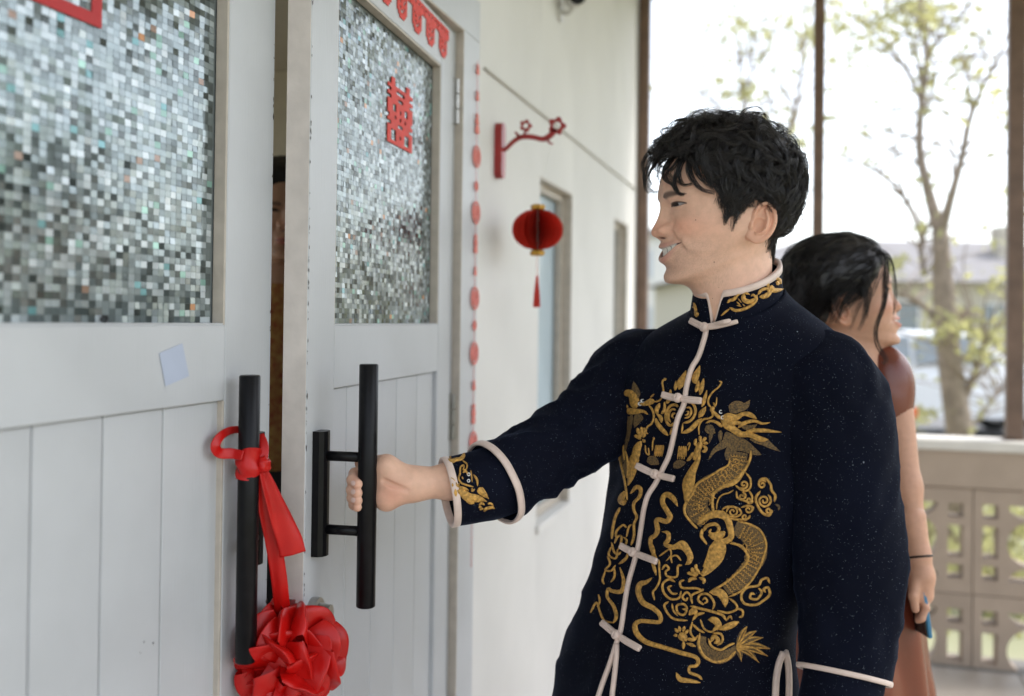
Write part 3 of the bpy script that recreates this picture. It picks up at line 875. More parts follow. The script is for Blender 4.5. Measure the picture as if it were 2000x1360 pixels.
# body under the clothes: coarse, continuous
TC = lambda py, cx, Z=1.62: atd(cx, py, Z)
SH_R, EL_R, WR_R = atd(1240, 735, 1.72), atd(1085, 872, 1.625), hp(900, 938, .035)
SH_L, EL_L, WR_L = atd(1640, 745, 1.50), atd(1668, 1060, 1.44), atd(1632, 1390, 1.37)
NECK, CHEST, BELLY, PELV = TC(590, 1440, 1.60), TC(800, 1440), TC(1080, 1372), TC(1380, 1318)
HIPL, HIPR = PELV + R2 * .07 - F2 * .05 - ZUP * .03, PELV - R2 * .07 + F2 * .05 - ZUP * .03
def foot(p, d): return np.array([p[0] + d[0], p[1] + d[1], 0.09])
BDIR = -R2 * math.sin(rad(48)) - F2 * math.cos(rad(48)); LDIR = R2 * math.cos(rad(48)) - F2 * math.sin(rad(48))
ANL, ANR = foot(PELV, LDIR * .12 - BDIR * .0), foot(PELV, -LDIR * .12 + BDIR * .06)
KNL, KNR = (HIPL + ANL) / 2 + BDIR * .02, (HIPR + ANR) / 2 + BDIR * .02
def body_sdf(X, Y, Z):
    D = s_chain(X, Y, Z, [NECK - ZUP * .02, CHEST + F2 * .02, BELLY, PELV], [.040, .088, .090, .095], .05)
    D = smin(D, s_chain(X, Y, Z, [CHEST + ZUP * .06, SH_R, EL_R, WR_R], [.05, .045, .038, .024], .02), .03)
    D = smin(D, s_chain(X, Y, Z, [CHEST + ZUP * .06, SH_L, EL_L, WR_L], [.05, .045, .038, .025], .02), .03)
    for hp_, kn, an in ((HIPL, KNL, ANL), (HIPR, KNR, ANR)):
        D = smin(D, s_chain(X, Y, Z, [hp_, kn, an], [.075, .050, .036], .02), .03)
        D = smin(D, s_cap(X, Y, Z, an - ZUP * .05, an - ZUP * .062 + BDIR * .13, .03, .024), .02)
    # left hand: relaxed, slightly curled
    dh = (WR_L - EL_L); dh = dh / np.linalg.norm(dh)
    pal = WR_L + dh * .055
    D = smin(D, s_cap(X, Y, Z, WR_L, pal, .024, .030), .015)
    return D
bp = np.array([NECK, SH_R, EL_R, SH_L, EL_L, WR_L, HIPL, HIPR, ANL, ANR, WR_R])
BV, BF = sdf_mesh(body_sdf, np.append(bp.min(0)[:2] - .2, 0.0), bp.max(0) + .12, .010)
# left hand fingers (relaxed curl), finer grid
dh = (WR_L - EL_L); dh /= np.linalg.norm(dh); sw = np.cross(dh, BDIR); sw /= np.linalg.norm(sw); cu = np.cross(sw, dh)
def lh_sdf(X, Y, Z):
    D = s_cap(X, Y, Z, WR_L, WR_L + dh * .06, .022, .026)
    for i, L in enumerate((.072, .080, .074, .060)):
        o = WR_L + dh * .075 + sw * (.0195 * (i - 1.5))
        P = [o - dh * .02, o + dh * L * .4 + cu * .006, o + dh * L * .75 + cu * .022, o + dh * L * .85 + cu * .04]
        D = smin(D, s_chain(X, Y, Z, P, [.0095, .0088, .0082, .007], .003), .004)
    P = [WR_L + dh * .03 - sw * .02, WR_L + dh * .06 - sw * .038 + cu * .012, WR_L + dh * .085 - sw * .036 + cu * .026]
    return smin(D, s_chain(X, Y, Z, P, [.013, .010, .008], .003), .006)
LV, LF = sdf_mesh(lh_sdf, WR_L - .16, WR_L + .16, .003)
V = h2w(hv); off = 0
allV = [V, HV, BV, LV]; allF = [hf, HF, BF, LF]; allC = [hcol, hc_, np.ones((len(BV), 3)) * SKIN, np.ones((len(LV), 3)) * SKIN]
Fc = []; n0 = 0
for v_, f_ in zip(allV, allF):
    Fc.append(f_ + n0); n0 += len(v_)
body = mobj('body', np.concatenate(allV), np.concatenate(Fc), M_skin, man, smooth=True, cols=np.concatenate(allC))
nb = BVHTree.FromPolygons([Vector(v) for v in HV], [tuple(int(i) for i in f) for f in HF])
def nail(px_, py_, w, h):
    mb = MB(); k = 12; ring = []; c = None
    for q in range(k + 1):
        a = 2 * math.pi * q / k
        x, y = (px_, py_) if q == k else (px_ + w * math.cos(a), py_ + h * math.sin(a))
        r = ray(x, y); hit = nb.ray_cast(Vector(CO), Vector(r))
        if hit[0] is None: return
        ring.append(np.array(hit[0]) + np.array(hit[1]) * (.0003 if q < k else .0007))
    mb.add(ring, [(i, (i + 1) % k, k) for i in range(k)]); mb.build('finger_nail', M_nail, man, smooth=True)
for a, b in ((690, 944), (690, 961), (690, 977)): nail(a, b, 4.5, 5.0)
# moles
M_mole = mat('mole', (.16, .075, .05), .5)
hb = BVHTree.FromPolygons([Vector(v) for v in V], [tuple(int(i) for i in f) for f in hf])
for (a, b, s) in ((1359, 430, 1.6), (1395, 512, 1.7), (1392, 583, 1.3), (1404, 562, 1.0)):
    hit = hb.ray_cast(Vector(CO), Vector(ray(a, b)))
    if hit[0] is not None:
        p = np.array(hit[0]); mm = MB().add(*loftg([p + .0005 * s * (math.cos(q) * RT + math.sin(q) * UP) * e + np.array(hit[1]) * d for q in np.arange(8) * math.pi / 4] for e, d in ((1, 0), (.6, .0003), (.05, .0004))) if False else loftg([[p + .0006 * s * e * (math.cos(q) * RT + math.sin(q) * UP) + np.array(hit[1]) * d for q in np.arange(8) * math.pi / 4] for e, d in ((1, 0), (.6, .0003), (.05, .0004))]))
        mm.build('mole', M_mole, man, smooth=True)

# ---- hair
HCEN = np.array([.006, 0.0, .040])
hlb = BVHTree.FromPolygons([Vector(v) for v in hv], [tuple(int(i) for i in f) for f in hf[:(len(hf) if False else 230 + 0) * 0 + len(hf)]])
def rho(d, bvh=None):
    h_ = (bvh or hlb).ray_cast(Vector(HCEN + d * .4), Vector(-d))
    return .4 - h_[3] if h_[0] is not None else .09
zh_man = hermite(np.array([0, 18, 34, 48, 58, 66, 74, 80, 87, 96, 108, 118, 126, 140, 160, 180]), np.array([.082, .084, .079, .062, .040, -.004, -.012, .002, .014, .022, .020, .004, -.024, -.042, -.048, -.050]))
def hair_off(d):
    """hair thickness above the skull for a direction from HCEN"""
    fr = max(0, d[0]); top = max(0, d[2])
    low = 1 - .72 * float(sstep(.10, -.45, np.array(d[2])))
    return (.013 + .012 * top + .020 * fr * top ** .7 + .002 * max(0, -d[0])) * low
def hz(th): return float(zh_man(abs(math.degrees(th))))
def hair_cap(zh, offs, frac, name, mt, parent, tr, bvh=None, lumps=.3, seed=0.0):
    rows, colsn = 46, 120
    Vs = np.zeros((rows, colsn, 3))
    for j in range(colsn):
        th = -math.pi + 2 * math.pi * j / colsn
        zb = zh(th)
        # elevation of the hairline seen from HCEN
        rr = .085; e0 = math.atan2(zb - HCEN[2], rr)
        for i in range(rows):
            f = i / (rows - 1); e = e0 + (math.pi / 2 - e0) * f
            d = np.array([math.cos(e) * math.cos(th), math.cos(e) * math.sin(th), math.sin(e)])
            r = rho(d, bvh); g = sstep(0, .22, np.array(f)) * frac
            nz = 1 + lumps * mnoise.noise(Vector((d[0] * 5 + seed, d[1] * 5, d[2] * 5))) + .5 * lumps * mnoise.noise(Vector((d[0] * 13, d[1] * 13 + seed, d[2] * 13)))
            Vs[i, j] = HCEN + d * (r - .0015 + offs(d) * float(g) * nz)
    V_ = Vs.reshape(-1, 3); n = colsn
    i = np.arange(rows - 1)[:, None] * n; j = np.arange(n)[None]; j2 = (j + 1) % n
    F_ = np.stack([i + j, i + j2, i + n + j2, i + n + j], -1).reshape(-1, 4)
    return mobj(name, tr(V_), F_, mt, parent, smooth=True)
hair = hair_cap(hz, hair_off, .60, 'hair', M_hair, man, h2w)
rs_ = np.random.default_rng(5)
def grow(d0, flow, steps, step, offs, h0, curl, seed, bvh=None, zstop=None):
    d = d0.copy(); P = []
    ang = rs_.uniform(-.4, .4)
    for s in range(steps):
        f = s / (steps - 1)
        r = rho(d, bvh)
        P.append(HCEN + d * (r + offs(d) * (h0 * (0.25 + .75 * math.sin(min(1, f * 1.6) * math.pi / 2)) - (.35 * f ** 3 * h0))))
        v = flow(d, f); v = v - d * (v @ d); v /= np.linalg.norm(v) + 1e-9
        sd = np.cross(d, v)
        ang += curl * mnoise.noise(Vector((d[0] * 6 + seed, d[1] * 6, d[2] * 6 + s * .35))) * .9
        w = v * math.cos(ang) + sd * math.sin(ang)
        d = d + w * (step / max(r, .05)); d /= np.linalg.norm(d)
        if zstop is not None and HCEN[2] + d[2] * r < zstop(math.atan2(d[1], d[0])) - .006: break
    return np.array(P)
def clump(G_, n, spread, r0, r1, tipf=.35, wav=.0012):
    out = []; k = len(G_)
    T, N, B = frames(G_)
    for _ in range(n):
        a, q = rs_.uniform(0, 6.28), spread * math.sqrt(rs_.uniform(0, 1)); ph = rs_.uniform(0, 6.28); fq = rs_.uniform(.5, 1.3)
        f = np.linspace(0, 1, k)
        sp = q * (1 - (1 - tipf) * f)
        cut = k if rs_.uniform() < .6 else max(4, int(k * rs_.uniform(.7, 1)))
        wv = wav * np.sin(f * 9 * fq + ph)
        P = G_ + N * (sp * math.cos(a) + wv)[:, None] + B * (sp * math.sin(a) + wv * .7)[:, None]
        out.append((P[:cut], r0 * rs_.uniform(.7, 1.25), r1))
    return out
def man_flow(d, f):
    x, y, z = d
    sy = 1 if y > 0 else -1
    if z > .35:
        v = np.array([.9 if x > -.55 else -.25, .55 * sy * min(1, abs(y) * 3 + .25), -.25])
    elif x < -.45: v = np.array([-.05, .12 * sy, -1.0])
    else: v = np.array([.35 - .45 * (x < .1), .05 * sy, -.9])
    return v
strands = []
cnt = 0
while cnt < 640:
    th = rs_.uniform(-math.pi, math.pi); e = math.asin(rs_.uniform(-.65, 1))
    d = np.array([math.cos(e) * math.cos(th), math.cos(e) * math.sin(th), math.sin(e)])
    r = rho(d); p = HCEN + d * r
    if p[2] < hz(th) + .006: continue
    if d[1] < -.35 and rs_.uniform() < .65: continue
    low = d[2] < .1
    Gd = grow(d, man_flow, 12 if not low else 7, .0062, hair_off, rs_.uniform(.8, 1.30), 1.0, rs_.uniform(0, 50), zstop=hz)
    if len(Gd) < 4: continue
    Gw = h2w(catmull(Gd, 2))
    strands += clump(Gw, 17, .0062, .00038, .00010, .30)
    cnt += 1
# fine sideburn and nape hairs
for _ in range(900):
    side = rs_.uniform()
    th = rad(rs_.uniform(58, 82)) if side < .45 else rad(rs_.uniform(112, 178))
    if rs_.uniform() < .25: th = -th
    zb = hz(th) + rs_.uniform(-.012, .03)
    e = math.atan2(zb - HCEN[2], .085)
    d = np.array([math.cos(e) * math.cos(th), math.cos(e) * math.sin(th), math.sin(e)]); r = rho(d); p = HCEN + d * (r - .0005)
    dn = np.array([rs_.normal(0, .25), 0, -1.0]); dn = dn - d * (dn @ d) * .9; dn /= np.linalg.norm(dn)
    L = rs_.uniform(.006, .014)
    strands.append((h2w(np.array([p, p + dn * L * .5 + d * .0016, p + dn * L + d * .0012])), .00030, .00010))
def pixlock(pts, y0, n, spread, r0=.00035, y1=None, tip=.45):
    k = len(pts); y1 = y0 if y1 is None else y1
    S2 = catmull(pts, 6); dep = []
    for a, b in S2:
        h_ = hb.ray_cast(Vector(CO), Vector(ray(a, b)))
        d_ = MD - y0 * KH
        if h_[0] is not None: d_ = min(d_, float((np.array(h_[0]) - CO) @ FW) - .008)
        dep.append(d_)
    for _ in range(4): dep = [(dep[max(0, i - 1)] + dep[i] + dep[min(len(dep) - 1, i + 1)]) / 3 for i in range(len(dep))]
    P = np.array([atd(a, b, d_) for (a, b), d_ in zip(S2, dep)])
    return clump(P, n, spread, r0, .00010, tip, .0008)
LOCKS = [([(1345, 268), (1310, 284), (1278, 302), (1264, 328), (1261, 352), (1272, 370), (1287, 374)], .0, 14, .006), ([(1340, 276), (1298, 300), (1278, 324), (1267, 345), (1274, 362)], .008, 12, .005), ([(1338, 272), (1296, 290), (1270, 297), (1256, 318), (1258, 345), (1262, 372), (1284, 378)], -.01, 9, .004),
         ([(1340, 282), (1312, 310), (1298, 333), (1300, 350), (1315, 361), (1323, 376), (1336, 381)], .030, 16, .005), ([(1350, 290), (1332, 318), (1326, 342), (1334, 361), (1352, 359)], .044, 14, .0045), ([(1352, 300), (1346, 330), (1356, 355), (1374, 371), (1396, 378)], .058, 16, .006),
         ([(1318, 292), (1294, 314), (1285, 342), (1290, 358)], .012, 8, .004), ([(1330, 305), (1322, 335), (1317, 356), (1326, 378), (1338, 380)], .040, 10, .004), ([(1362, 300), (1360, 330), (1372, 352), (1392, 368)], .064, 16, .006), ([(1380, 310), (1380, 340), (1392, 362), (1408, 380)], .070, 18, .007),
         ([(1330, 262), (1300, 275), (1280, 283), (1268, 292), (1262, 306)], .0, 7, .004), ([(1336, 300), (1314, 326), (1306, 340), (1322, 355), (1330, 362)], .034, 8, .004)]
for pts, y0, n, sp in LOCKS: strands += pixlock(pts, y0, int(n * 2.4), sp, .00042)
STRAY = [([(1455, 250), (1448, 228), (1460, 212), (1480, 209), (1493, 222), (1492, 238), (1478, 254)], 3, .0012), ([(1452, 246), (1446, 226), (1458, 213), (1474, 211)], 4, .002), ([(1358, 250), (1350, 230), (1364, 217), (1392, 212), (1408, 219), (1404, 234)], 2, .001), ([(1366, 248), (1356, 236), (1352, 226), (1372, 232), (1362, 240)], 3, .002), ([(1385, 246), (1376, 232), (1388, 226), (1398, 238)], 4, .003),
         ([(1425, 244), (1412, 232), (1404, 222), (1416, 218), (1432, 226)], 2, .002), ([(1470, 250), (1478, 234), (1462, 224)], 3, .003), ([(1505, 272), (1515, 260), (1508, 250), (1520, 262)], 3, .003), ([(1515, 300), (1545, 312), (1566, 338), (1573, 372), (1562, 396)], 10, .006), ([(1510, 305), (1538, 322), (1560, 350), (1566, 380), (1552, 400)], 14, .006), ([(1525, 330), (1550, 352), (1558, 380), (1540, 398)], 14, .006), ([(1545, 420), (1560, 410), (1566, 425), (1560, 445)], 4, .003), ([(1500, 330), (1526, 350), (1532, 375), (1512, 388)], 12, .006)]
for pts, n, sp in STRAY: strands += pixlock(pts, .01 if pts[0][0] < 1500 else .03, n + 1, sp, .00050)
for _ in range(420):      # frizz along the crown
    th = rs_.uniform(-math.pi, math.pi); e = math.asin(rs_.uniform(.0, 1)); d = np.array([math.cos(e) * math.cos(th), math.cos(e) * math.sin(th), math.sin(e)])
    r = rho(d) + hair_off(d) * .85; t1 = np.cross(d, rs_.normal(size=3)); t1 /= np.linalg.norm(t1); t2 = np.cross(d, t1); L = rs_.uniform(.008, .028)
    q = np.linspace(0, 1, 7)[:, None]
    P = HCEN + d * r + d * (L * .55 * np.sin(q * 2.6)) + t1 * (L * q) + t2 * (L * .35 * np.sin(q * 4 + rs_.uniform(0, 6)))
    if d[0] > .35 and d[2] < .45: continue
    if P[-1][2] < hz(math.atan2(P[-1][1], P[-1][0])) + .01: continue
    strands.append((h2w(P), .00020, .00008))
SV, SF = strand_mesh(strands)
tag(mobj('hair_strands', SV, SF, M_hair, hair, smooth=True), kind='stuff')
# ---- jacket ---------------------------------------------------------------
def velvet():
    mt = bpy.data.materials.new('navy glitter velvet'); mt.use_nodes = True; nt = mt.node_tree; b = nt.nodes['Principled BSDF']
    tc = nt.nodes.new('ShaderNodeTexCoord')
    def vor(scale, seed):
        mp = nt.nodes.new('ShaderNodeMapping'); mp.inputs['Location'].default_value = (seed, seed * 2, 0)
        v = nt.nodes.new('ShaderNodeTexVoronoi'); v.inputs['Scale'].default_value = scale
        nt.links.new(tc.outputs['Object'], mp.inputs[0]); nt.links.new(mp.outputs[0], v.inputs['Vector']); return v
    def speck(scale, seed, thr, rad_):
        v = vor(scale, seed); sp = nt.nodes.new('ShaderNodeSeparateColor'); nt.links.new(v.outputs['Color'], sp.inputs[0])
        a = nt.nodes.new('ShaderNodeMath'); a.operation = 'GREATER_THAN'; a.inputs[1].default_value = thr; nt.links.new(sp.outputs[0], a.inputs[0])
        c = nt.nodes.new('ShaderNodeMath'); c.operation = 'LESS_THAN'; c.inputs[1].default_value = rad_; nt.links.new(v.outputs['Distance'], c.inputs[0])
        m_ = nt.nodes.new('ShaderNodeMath'); m_.operation = 'MULTIPLY'; nt.links.new(a.outputs[0], m_.inputs[0]); nt.links.new(c.outputs[0], m_.inputs[1])
        g = nt.nodes.new('ShaderNodeMath'); g.operation = 'MULTIPLY'; nt.links.new(m_.outputs[0], g.inputs[0]); nt.links.new(sp.outputs[1], g.inputs[1]); return g.outputs[0]
    s1 = speck(800, 0.0, .92, .20); s2 = speck(140, 3.0, .985, .11)
    ad = nt.nodes.new('ShaderNodeMath'); ad.operation = 'MAXIMUM'; nt.links.new(s1, ad.inputs[0]); nt.links.new(s2, ad.inputs[1])
    nz = nt.nodes.new('ShaderNodeTexNoise'); nz.inputs['Scale'].default_value = 9; nz.inputs['Detail'].default_value = 8; nt.links.new(tc.outputs['Object'], nz.inputs['Vector'])
    base = nt.nodes.new('ShaderNodeMix'); base.data_type = 'RGBA'; base.inputs[6].default_value = (.0016, .0022, .0056, 1); base.inputs[7].default_value = (.0038, .0056, .0150, 1)
    nt.links.new(nz.outputs['Fac'], base.inputs['Factor'])
    mx = nt.nodes.new('ShaderNodeMix'); mx.data_type = 'RGBA'; nt.links.new(base.outputs[2], mx.inputs[6]); mx.inputs[7].default_value = (.52, .60, .70, 1)
    nt.links.new(ad.outputs[0], mx.inputs['Factor']); nt.links.new(mx.outputs[2], b.inputs['Base Color'])
    b.inputs['Roughness'].default_value = .8; b.inputs['Specular IOR Level'].default_value = .08
    b.inputs['Sheen Weight'].default_value = .07; b.inputs['Sheen Roughness'].default_value = .35; b.inputs['Sheen Tint'].default_value = (.20, .33, .70, 1)
    nb = nt.nodes.new('ShaderNodeTexNoise'); nb.inputs['Scale'].default_value = 1400; nt.links.new(tc.outputs['Object'], nb.inputs['Vector'])
    bp = nt.nodes.new('ShaderNodeBump'); bp.inputs['Strength'].default_value = .35; bp.inputs['Distance'].default_value = .001
    nt.links.new(nb.outputs['Fac'], bp.inputs['Height']); nt.links.new(bp.outputs[0], b.inputs['Normal'])
    return mt
M_velvet = velvet()
M_pipe = mat('cream satin piping', (.66, .52, .45), .55, sheen=.3, var=.08, vscale=60, bump=.2, bscale=400)
M_gold = mat('gold thread', (.50, .275, .062), .45, metal=.3, spec=.5, var=.5, vscale=230, bump=.8, bscale=600)
M_dgold = mat('sparse gold thread', (.23, .135, .040), .7, metal=.15, col2=(.025, .020, .016), vscale=420, bump=.4, bscale=900)
M_trou = mat('dark trousers', (.012, .013, .02), .8, var=.2)
# rings: (row, centre x, half width, front depth, back depth, turn)
RINGS = [(588, 1440, .072, .070, .068, 42), (604, 1441, .083, .076, .077, 40), (622, 1442, .112, .083, .086, 38), (645, 1443, .145, .092, .093, 37), (672, 1444, .170, .102, .100, 36), (705, 1443, .186, .114, .106, 36), (760, 1431, .200, .125, .108, 36), (800, 1428, .200, .130, .108, 38), (850, 1424, .198, .132, .107, 41), (900, 1411, .196, .131, .106, 46),
         (950, 1397, .192, .130, .105, 51), (1000, 1385, .188, .129, .105, 53), (1050, 1374, .187, .129, .105, 54), (1150, 1352, .190, .131, .110, 53), (1250, 1329, .197, .136, .118, 49), (1350, 1311, .206, .141, .126, 46), (1440, 1300, .214, .146, .132, 45)]
RK = np.array(RINGS, float)
rf = [hermite(RK[:, 0], RK[:, i]) for i in range(1, 6)]
JZ = 1.62
NJ = 150
def jring(py):
    cx, a, cf, cb, ph = [float(f(py)) for f in rf]
    c = atd(cx, py, JZ - .038 * max(0.0, min(1.0, (705 - py) / 117.0))); ph = rad(ph)
    bdir = -R2 * math.sin(ph) - F2 * math.cos(ph); ldir = R2 * math.cos(ph) - F2 * math.sin(ph)
    out = []
    for j in range(NJ):
        q = 2 * math.pi * j / NJ
        cs, sn = math.cos(q), math.sin(q)
        d = cf if cs > 0 else cb; n = 2.25
        r = (abs(cs / d) ** n + abs(sn / a) ** n) ** (-1 / n)
        w = (py - 620) / 800.0
        # cloth folds: pull lines from the armpits, soft vertical waves lower down
        fold = .0026 * math.sin(q * 7 + py * .012 + 1.3 * mnoise.noise(Vector((q * 1.5, py * .006, 2)))) * max(0, min(1, (py - 900) / 250))
        fold += .0085 * mnoise.noise(Vector((cs * 2.4, sn * 2.4, py * .0085))) * max(.15, min(1, (py - 640) / 120))
        dg = (py - 760) * .010 - abs(q - math.pi / 2 if q < math.pi else q - 1.5 * math.pi) * 3.2
        fold += .0038 * math.sin(dg * 2.2) * math.exp(-((abs(math.sin(q)) - .85) / .25) ** 2) * math.exp(-((py - 860) / 120) ** 2)
        if 1180 < py < 1320: fold += .0035 * math.sin((py - 1180) * .045 + q * 2.0) * math.exp(-((cs - .2) / .5) ** 2)
        rd = 1 - 2.6 * abs(mnoise.noise(Vector((cs * 1.3 + 4, sn * 1.3, py * .011 + 1.2 * cs))))
        fold += .0045 * max(-.6, rd) * max(.0, min(1, (py - 700) / 150))
        r += fold
        kz = .034 * max(0.0, min(1.0, (715 - py) / 110.0))
        out.append(c + bdir * (cs * r) + ldir * (sn * r) - ZUP * (kz * cs))
    return out
rows_ = list(np.linspace(588, 720, 30)) + list(np.linspace(728, 1440, 84))
jv, jf = loftg([jring(p) for p in rows_], cap0=False, cap1=False)
# inner layer so that the cloth has thickness at the hem
jacket = mobj('jacket', jv, [f[::-1] for f in jf], M_velvet, man, smooth=True)
sol = jacket.modifiers.new('thickness', 'SOLIDIFY'); sol.thickness = .004; sol.offset = -1
def bvh_of(V, F): return BVHTree.FromPolygons([Vector([float(c) for c in v]) for v in V], [tuple(int(i) for i in f) for f in F])
def sleeve(keys, name, nper=9, ecc=.86, seed=0.0, foldamp=.005, flip=False, sub=6):
    """keys: (px, py, depth, radius); rings square to the path"""
    K = np.array([list(atd(a, b, d)) + [r] for a, b, d, r in keys]); S = catmull(K, sub)
    P, R = S[:, :3], S[:, 3]
    T, N, B = frames(P)
    rings = []
    n = 72
    L = np.concatenate([[0], np.cumsum(np.linalg.norm(np.diff(P, axis=0), axis=1))])
    for i in range(len(P)):
        # frame: u = in the image plane (square to path), v = towards the camera
        tw = P[i] - CO; tw /= np.linalg.norm(tw)
        v = -(tw - T[i] * (tw @ T[i])); v /= np.linalg.norm(v); u = np.cross(v, T[i])
        ring = []
        for j in range(n):
            q = 2 * math.pi * j / n
            f = foldamp * (mnoise.noise(Vector((math.cos(q) * 1.6 + seed, math.sin(q) * 1.6, L[i] * 16 + 2.2 * math.cos(q + seed)))) + .5 * mnoise.noise(Vector((math.cos(q) * 3 + seed, math.sin(q) * 3, L[i] * 42 + 3.0 * math.sin(q)))))
            rid = 1 - 2.6 * abs(mnoise.noise(Vector((math.cos(q) * .9 + seed * 2, math.sin(q) * .9, L[i] * 21 + 1.6 * math.sin(q + seed)))))
            ef = min(1.0, .12 + max(0.0, L[-1] - L[i]) / .07)
            r = R[i] + (f + foldamp * .8 * max(-.6, rid)) * ef
            ring.append(P[i] + u * (math.cos(q) * r) + v * (math.sin(q) * r * ecc))
        rings.append(ring)
    return rings, P, R
SL_R = [(1335, 722, 1.69, .062), (1292, 728, 1.705, .0790), (1246, 745, 1.715, .0825), (1203, 786, 1.695, .0790), (1156, 830, 1.662, .0700), (1102, 866, 1.635, .0635), (1050, 897, 1.585, .0600), (1005, 922, 1.552, .0620), (962, 945, 1.526, .0665)]
SL_L = [(1556, 730, 1.55, .050), (1588, 730, 1.53, .0715), (1618, 766, 1.495, .0800), (1634, 822, 1.475, .0800), (1645, 900, 1.46, .0770), (1654, 1010, 1.45, .0755), (1661, 1105, 1.44, .0755), (1659, 1190, 1.425, .0715), (1655, 1255, 1.41, .0660), (1648, 1322, 1.395, .0630)]
slv = {}
for nm, keys, sd in (('R', SL_R, 1.7), ('L', SL_L, 8.3)):
    rings, P, R = sleeve(keys, nm, seed=sd, foldamp=.0065 if nm == 'R' else .0045)
    v_, f_ = loftg(rings)
    o = mobj('sleeve', v_, f_, M_velvet, jacket, smooth=True)
    s_ = o.modifiers.new('thickness', 'SOLIDIFY'); s_.thickness = .003; s_.offset = -1
    slv[nm] = (rings, v_, f_)
# turned-back inner cuffs that reach past the sleeve
CUF_R = [(1000, 925, 1.550, .056), (965, 941, 1.530, .0555), (925, 952, 1.514, .0535), (872, 962, 1.502, .0515)]
CUF_L = [(1654, 1285, 1.405, .054), (1646, 1335, 1.392, .0545), (1638, 1380, 1.38, .0545), (1630, 1420, 1.37, .054)]
for nm, keys in (('R', CUF_R), ('L', CUF_L)):
    rings, P, R = sleeve(keys, nm, seed=3.3, foldamp=.0012, ecc=.95)
    v_, f_ = loftg(rings)
    o = mobj('cuff', v_, f_, M_velvet, jacket, smooth=True)
    s_ = o.modifiers.new('thickness', 'SOLIDIFY'); s_.thickness = .003; s_.offset = -1
    slv['c' + nm] = (rings, v_, f_)
def ringpipe(ring, r, name, flat=1.0):
    P = np.array(ring); P = np.concatenate([P, P[:1]])
    V_, F_ = tubeg(P, r, 8, cap=False)
    mobj(name, V_, F_, M_pipe, jacket, smooth=True)
def bandpipe(rings, w, name, out=.0016):
    """flat cream binding round the end of a sleeve"""
    E_ = np.array(rings[-1]); D_ = np.array(rings[-1]) - np.array(rings[-3]); D_ = D_.mean(0); D_ /= np.linalg.norm(D_)
    C_ = E_.mean(0); Nn = E_ - C_; Nn /= np.linalg.norm(Nn, axis=1, keepdims=True)
    prof = [(-w, .0002), (-w, out), (-w * .5, out * 1.35), (0.0, out), (.0012, 0.0), (0.0, -.0035), (-w, -.0036)]
    rr = [[e + D_ * a + n_ * b for e, n_ in zip(E_, Nn)] for a, b in prof]
    V_, F_ = loftg(rr); mobj(name, V_, F_, M_pipe, jacket, smooth=True)
bandpipe(slv['R'][0], .0105, 'cuff_binding'); bandpipe(slv['cR'][0], .0100, 'cuff_binding')
bandpipe(slv['L'][0], .0060, 'cuff_binding'); bandpipe(slv['cL'][0], .0060, 'cuff_binding')
# stand collar
CC0 = atd(1438, 610, 1.585)
cph = rad(41); cb_, cl_ = -R2 * math.sin(cph) - F2 * math.cos(cph), R2 * math.cos(cph) - F2 * math.sin(cph)
def collar_pt(psi, f, extra=0.0):
    a = rad(psi); s = abs(psi) / 180.0
    zb = -.026 + .062 * (1 - math.cos(a)) / 2
    h = .008 + .050 * float(sstep(-2, 13, np.array(abs(psi))))
    rr = (.0785 - .0075 * f) + extra
    shift = -cb_ * (.002 * f)
    return CC0 + shift + cb_ * (math.cos(a) * rr * .98) + cl_ * (math.sin(a) * rr * .93) + ZUP * (zb + h * f)
psis = np.linspace(-176.5, 176.5, 121)
psis = [p for p in np.linspace(2.0, 358.0, 140)]
def pp(p): return p if p <= 180 else p - 360
ringsC = [[collar_pt(pp(p), f) for p in psis] for f in np.linspace(0, 1, 9)]
n_ = len(psis)
cv = np.array(ringsC).reshape(-1, 3); cf_ = [(i * n_ + j, i * n_ + j + 1, (i + 1) * n_ + j + 1, (i + 1) * n_ + j) for i in range(8) for j in range(n_ - 1)]
col_o = mobj('collar', cv, cf_, M_velvet, jacket, smooth=True)
s_ = col_o.modifiers.new('thickness', 'SOLIDIFY'); s_.thickness = .003; s_.offset = -1
edge_pts = [collar_pt(2, f) for f in np.linspace(0, 1, 5)][:-1] + [collar_pt(pp(p), 1.0) for p in psis] + [collar_pt(-2, f) for f in np.linspace(1, 0, 5)][1:]
rgb = []
for p in psis:
    q = pp(p); h_ = .008 + .050 * float(sstep(-2, 13, np.array(abs(q)))); dn = min(.9, .0105 / h_)
    rgb.append([collar_pt(q, 1 - dn, .0006), collar_pt(q, 1 - dn, .0020), collar_pt(q, 1 - dn * .4, .0028), collar_pt(q, 1.0, .0022), collar_pt(q, 1 + .02 * dn, .0), collar_pt(q, 1.0, -.0045), collar_pt(q, 1 - dn, -.0046)])
V_, F_ = loftg(rgb, True, True); mobj('collar_binding', V_, F_, M_pipe, jacket, smooth=True)
jb = bvh_of(jv, jf); cbv = bvh_of(cv, cf_); cuffb = bvh_of(slv['cR'][1], slv['cR'][2]); lsb = bvh_of(slv['L'][1], slv['L'][2])
def cast(bvh, x, y):
    r = ray(x, y); h = bvh.ray_cast(Vector(CO), Vector(r))
    if h[0] is None: return None
    n = np.array(h[1]); n = -n if n @ r > 0 else n
    return np.array(h[0]), n
